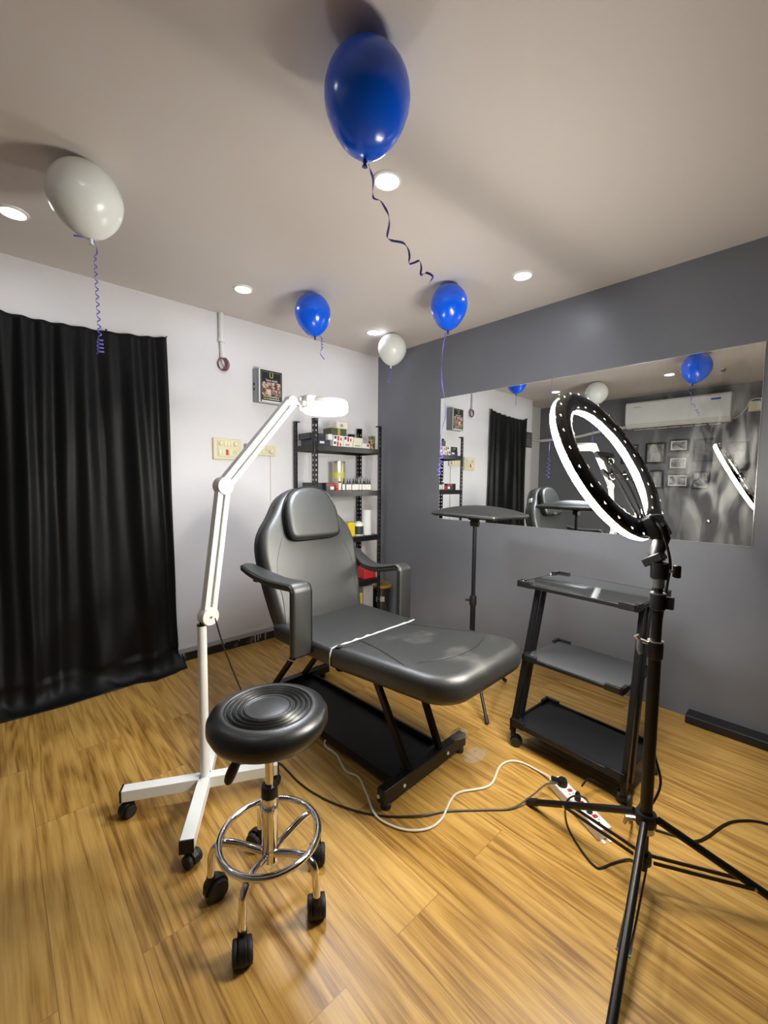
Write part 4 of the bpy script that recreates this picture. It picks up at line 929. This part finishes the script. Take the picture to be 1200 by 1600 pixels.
carton('cream carton topmost on the rack, under the magnifier lamp', .15, -.715, Z1+.161, .265, -.595, Z1+.215, M['card_cream'], [('print', *fx(.265, -.675, -.645, Z1+.175, Z1+.20), M['print_grey'])])
t = carton('black box with gold band at the back right of the top shelf', .06, -.470, Z1, .158, -.345, Z1+.115, M['card_dark'], [('band', *fx(.158, -.405, -.385, Z1+.002, Z1+.113), M['gold_band'])])
t = thing('jar', 'squat black jar with wide lid standing on the black gold-banded box', 'jar', (.11, -.43, Z1+.115))
MB().lathe([(0, .0005), (.028, .0005), (.030, .004), (.030, .012), (.024, .016), (0, .016)], (.11, -.430, Z1+.115), seg=24).build('body', M['black_plastic'], t)
MB().lathe([(0, .016), (.034, .016), (.034, .026), (0, .027)], (.11, -.430, Z1+.115), seg=24).build('lid', M['black_plastic'], t)
t = thing('tin', 'green and gold mottled tin at right end of the top shelf', 'tin', (.27, -.315, Z1))
MB().lathe([(0, .0006), (.030, .0006), (.031, .003), (.031, .118), (.029, .121), (0, .121)], (.27, -.315, Z1), seg=28).build('body', M['camo'], t)
carton('dark tray box at left end of the bottle shelf', .12, -.968, Z2, .27, -.865, Z2+.070, M['card_dark'])
carton('black and red box left of the bottles', .14, -.855, Z2, .31, -.765, Z2+.070, M['card_dark'], [('label', *fx(.31, -.812, -.775, Z2+.012, Z2+.038), M['paper_white']), ('band', *fx(.31, -.85, -.77, Z2+.046, Z2+.062), M['card_red'])])
t = thing('red_pot', 'small red pot between black box and the white-capped bottle', 'pot', (.30, -.742, Z2))
MB().lathe([(0, .0006), (.017, .0006), (.018, .003), (.018, .040), (0, .040)], (.300, -.742, Z2), seg=20).build('body', M['red_plastic'], t)
MB().lathe([(0, .040), (.0175, .040), (.0165, .050), (0, .051)], (.300, -.742, Z2), seg=20).build('lid', M['card_red'], t)
t = thing('canister', 'tall pale gold canister standing behind the bottles', 'canister', (.12, -.585, Z2))
MB().lathe([(0, .0006), (.058, .0006), (.060, .003), (.060, .250), (0, .250)], (.12, -.585, Z2), seg=36).build('body', M['gold_tin'], t)
MB().lathe([(.0605, .250), (.062, .252), (.062, .262), (.056, .265), (0, .265)], (.12, -.585, Z2), seg=36).build('lid', M['steel'], t)
MB().lathe([(.0604, .11), (.0604, .165)], (.12, -.585, Z2), seg=36).build('label', M['print_yellow'], t)
# ink bottles
bx = [(-.703, 1), (-.668, 1), (-.628, 1.08), (-.594, 1.04), (-.560, 1.05), (-.535, 1), (-.508, 1), (-.478, .98), (-.446, .92), (-.420, .92), (-.396, .92), (-.372, .92)]
def bottle(x, y, s, lab, capm, first=None, grp='small ink bottles in a row'):
    t = thing('ink_bottle', lab, 'bottle', (x, y, Z2), grp)
    MB().lathe([(0, .0006), (.0125, .0006), (.0135, .003), (.0135, .060*s), (.010, .068*s), (.0055, .072*s), (0, .072*s)], (x, y, Z2), seg=18).build('body', M['bottle_amber'], t)
    MB().lathe([(.0137, .008), (.0137, .058*s)], (x, y, Z2), seg=18).build('label', M['bottle_white'], t)
    MB().lathe([(.007, .072*s), (.0072, .082*s), (.004, .086*s), (.0022, .108*s), (0, .109*s)], (x, y, Z2), seg=12).build('cap', capm, t)
    return t
bottle(.300, -.712+.005, 1.18, 'small bottle with a white nozzle, first in the ink bottle row', M['white_plastic'])
first = None
ordn = ['second', 'third', 'fourth', 'fifth', 'sixth', 'seventh', 'eighth', 'ninth', 'tenth', 'eleventh', 'last']
for k, (y, s) in enumerate(bx[1:]):
    lab = 'small white-labelled black-capped ink bottle, %s from the left in the row' % ordn[k] if k < 10 else 'small white-labelled black-capped ink bottle at right end of the row'
    if first is None: first = bottle(.305, y, s, lab, M['black_plastic']); fy = y
    else: copy_tree(first, (.305+.006*math.sin(k*2.1), y, Z2), lab)
t = thing('plastic_dome', 'clear plastic dome lid standing behind the ink bottles', 'lid', (.20, -.372, Z2))
MB().lathe([(.085, .002), (.086, .010), (.082, .05), (.066, .095), (.040, .120), (0, .130)], (.20, -.372, Z2), seg=36).build('dome', M['clear_cup'], t, solid=.0015, sharp=80)
carton('yellow carton on the third shelf beside the chair back', .20, -.600, Z3, .29, -.525, Z3+.125, M['yellow'])
t = thing('lotion_bottle', 'round white bottle with dark green label and black cap, third shelf', 'bottle', (.27, -.468, Z3))
MB().lathe([(0, .0006), (.042, .0006), (.044, .004), (.044, .100), (.036, .118), (.018, .126), (.018, .134), (0, .134)], (.27, -.468, Z3), seg=32).build('body', M['white_plastic'], t)
MB().lathe([(.0444, .014), (.0444, .088)], (.27, -.468, Z3), seg=32).build('label', M['green_label'], t)
MB().lathe([(0, .132), (.021, .132), (.021, .152), (.018, .155), (0, .155)], (.27, -.468, Z3), seg=24).build('cap', M['black_plastic'], t)
t = thing('paper_roll', 'tall white roll standing at the right of the third shelf', 'roll', (.26, -.362, Z3))
MB().lathe([(.018, .0006), (.045, .0006), (.046, .002), (.046, .232), (.018, .233), (.018, .0006)], (.26, -.362, Z3), seg=36).build('roll', M['paper_white'], t)
carton('bright red carton on the fourth shelf by the corner', .15, -.420, Z4, .30, -.275, Z4+.095, M['card_red'])
carton('grey white box on the lowest shelf', .16, -.430, Z5, .30, -.310, Z5+.275, M['print_grey'])
carton('brown cardboard box under the grey white one', .05, -.80, Z5, .30, -.44, Z5+.22, M['gold_band'])
t = thing('pail', 'black pail with gold lid on the floor between rack and grey wall', 'bucket', (.20, -.135, 0))
MB().lathe([(0, .001), (.092, .001), (.095, .006), (.112, .315), (.116, .318), (.116, .326), (0, .326)], (.205, -.135, 0), seg=40).build('body', M['black_gloss'], t)
MB().lathe([(.117, .318), (.121, .320), (.121, .340), (.112, .346), (.104, .342), (0, .343)], (.205, -.135, 0), seg=40).build('lid', M['gold_lid'], t)
MB().box((-.04, -.0005, 0), (.04, .0008, .05), M=Matrix.Translation((.288, -.205, .19)) @ Matrix.Rotation(R(50), 4, 'Z')).build('label', M['print_grey'], t)
